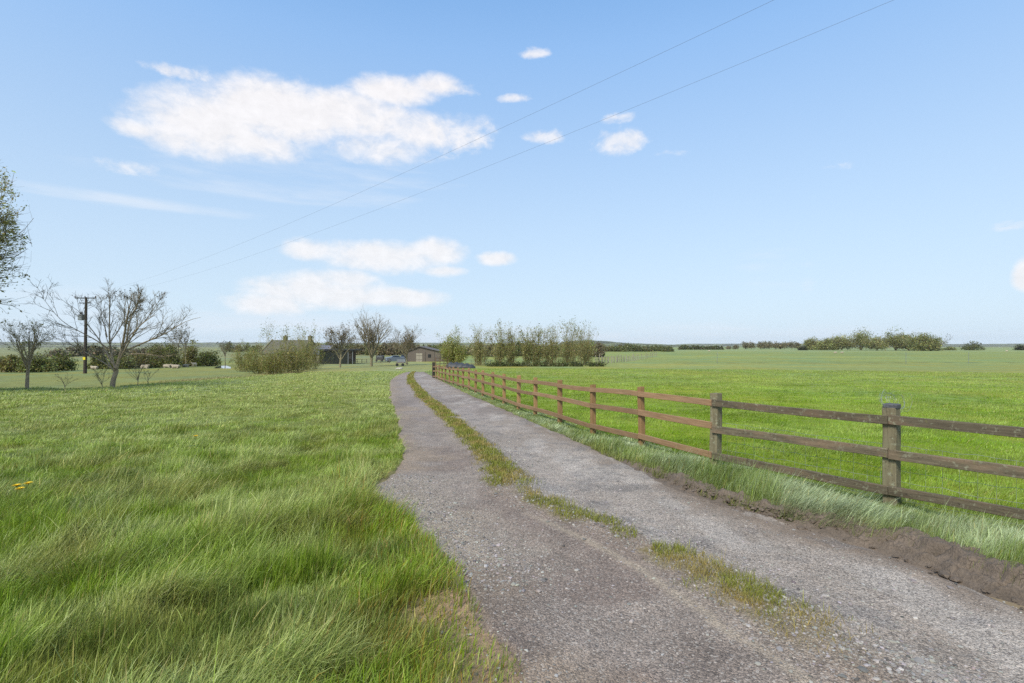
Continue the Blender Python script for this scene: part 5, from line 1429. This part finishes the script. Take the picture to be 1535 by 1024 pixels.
# ------------------------------------------------------------------ dandelions and dry reeds
def dandelion(px, py, lab, up):
    x, y = px2g(px, py); z = gz(x, y); root = empty('dandelion', (x, y, z), lab, 'flower', 'dandelions in the lawn'); rs = np.random.RandomState(int(px))
    mb = MB(); mb.tube([(0, 0, 0), (.01, 0, up * .5), (.02, .01, up)], .003, 5); mb.obj('stem', plain('stem_green', (.13, .17, .05), .6), root)
    V, Q = [], []
    n = 70
    for i in range(n):
        a = i * 2.4; rr = .036 * (i / n) ** .5 + .014; t = .25 + .7 * (1 - i / n); d = np.array([math.cos(a) * math.cos(t), math.sin(a) * math.cos(t), math.sin(t)]); s = np.array([-math.sin(a), math.cos(a), 0]) * .0035
        b = np.array([.02, .01, up]); V += [b - s * .6, b + d * rr - s, b + d * rr + s, b + s * .6]; Q.append((4 * i, 4 * i + 1, 4 * i + 2, 4 * i + 3))
    mesh_obj('flower_head', np.array(V), [np.array(Q)], plain('dandelion_yellow', (.72, .50, .01), .6, var=.15), root)
    V, Q = [], []
    for i in range(9):
        a = i * .7 + rs.rand(); L = rs.uniform(.08, .14); d = np.array([math.cos(a), math.sin(a), 0]); s = np.array([-d[1], d[0], 0]) * .014
        V += [d * .005, d * L * .5 - s + (0, 0, .05), d * L + (0, 0, .04), d * L * .5 + s + (0, 0, .05)]; Q.append((4 * i, 4 * i + 1, 4 * i + 2, 4 * i + 3))
    mesh_obj('leaf', np.array(V), [np.array(Q)], plain('dandelion_leaf', (.06, .11, .025), .6), root)
for a in ((21, 756, 'largest yellow dandelion in the lawn near the left edge', .22), (26, 760, 'lowest yellow dandelion of the three at the left edge', .20), (38.5, 755, 'rightmost yellow dandelion of the three at the left edge', .23), (291, 676, 'lone yellow dandelion in the middle of the lawn', .2)): dandelion(*a)
def reeds():
    rs = np.random.RandomState(9); N = 2600; px = np.concatenate([rs.uniform(235, 345, N // 2), rs.normal(340, 60, N - N // 2)])
    pts = np.array([px2g(p, np.interp(p, [160, 260, 330, 380, 430], [579.5, 573, 567, 563, 561]) + rs.normal(0, .7), .15) for p in px]); x, y = pts[:, 0], pts[:, 1]
    n = len(x); a = rs.normal(.4, .5, n); c = lerp3((.36, .30, .17), (.20, .19, .07), rs.rand(n)) * np.exp(rs.normal(0, .2, n))[:, None]
    blades('dry_reeds', x, y, rs.uniform(.2, .55, n), np.full(n, .02), rs.uniform(.2, 1.0, n), np.cos(a), np.sin(a), c, 'dry straw coloured reeds along the far edge of the lawn', None, 'reeds')
reeds()
# ------------------------------------------------------------------ water and hills
def pond():
    m, g, p, out = mat_new('pond_water'); p.inputs['Base Color'].default_value = (.05, .06, .06, 1); p.inputs['Roughness'].default_value = .03
    P = [px2g(a, b, .4) for a, b in ((318, 553), (346, 553), (346, 551), (339, 549.5), (332, 549.8), (323, 551))]; V = [(a, b, gz(a, b) * 0 + z_plain(100) - .4 + .14) for a, b in P]
    tag(mesh_obj('pond', V, [np.array([[0, 1, 2, 3, 4, 5]])], m), kind='structure')
pond()
def hill(name, az0, az1, d, hfun, col, rough=1.0, depth=.35):
    """a ridge with real depth, standing on the plain"""
    m, g, p, out = mat_new(name + '_cover'); geo = g.n('ShaderNodeNewGeometry'); P = geo.outputs['Position']
    a = g.noise(g.vmul(P, (1, 1, 4)), .012 * rough, 6, .65); b = g.noise(P, .05 * rough, 5, .7)
    c = g.mix(g.rng(a, .45, .56), col[0], col[1]); c = g.mix(1.0, c, g.rng(b, .3, .7, .6, 1.4), 'MULTIPLY'); g.l(c, p.inputs['Base Color']); p.inputs['Roughness'].default_value = 1
    A = np.radians(np.linspace(az0, az1, 240)); K = np.linspace(0, 1, 26); AA, KK = np.meshgrid(A, K, indexing='ij')
    prof = np.sin(np.pi * np.clip(KK, 0, 1)) ** .8
    r = d * (1 + depth * (KK - .3)); H = hfun(np.degrees(AA)); x, y = r * np.sin(AA), r * np.cos(AA)
    ends = sstep(0, .12, (AA - A[0]) / (A[-1] - A[0])) * sstep(1, .88, (AA - A[0]) / (A[-1] - A[0]))
    z = -2.6 + H * prof * ends * (1 + .25 * (fbm(x / d * 40, y / d * 40, 4) - .5)) + (fbm(x / d * 160, y / d * 160, 3) - .5) * H * .16 * ends * prof
    idx = np.arange(AA.size).reshape(AA.shape); q = np.stack([idx[:-1, :-1], idx[1:, :-1], idx[1:, 1:], idx[:-1, 1:]], -1).reshape(-1, 4)
    tag(mesh_obj(name, np.stack([x.ravel(), y.ravel(), z.ravel()], 1), [q], m, None, None, True), kind='structure')
W1 = ((.05, .055, .03), (.15, .17, .07))
hill('hills', -62, 6, 3600, lambda a: 17 + 12 * fbm(a * .12, a * 0 + 2, 3), W1, .5)
hill('hills', 4, 21, 1500, lambda a: np.interp(a, [4, 8, 10, 13, 17, 21], [10, 18, 16, 9, 5, 3]) * 1.0 + 2, W1, 1.0)
hill('hills', 14, 64, 4300, lambda a: 12 + 10 * fbm(a * .14, a * 0 + 5, 3), W1, .5)
# ------------------------------------------------------------------ air
def haze():
    m = bpy.data.materials.new('haze'); m.use_nodes = True; g = G(m.node_tree); out = g.n('ShaderNodeOutputMaterial'); v = g.n('ShaderNodeVolumePrincipled')
    v.inputs['Color'].default_value = (1, 1, 1, 1); v.inputs['Density'].default_value = HAZE; v.inputs['Anisotropy'].default_value = .2
    g.l(v.outputs[0], out.inputs['Volume'])
    mb = MB(); mb.box((0, 0, 31.5), (11400, 11400, 72)); o = mb.obj('haze', m); tag(o, kind='stuff')
HAZE = .00007
if HAZE: haze()
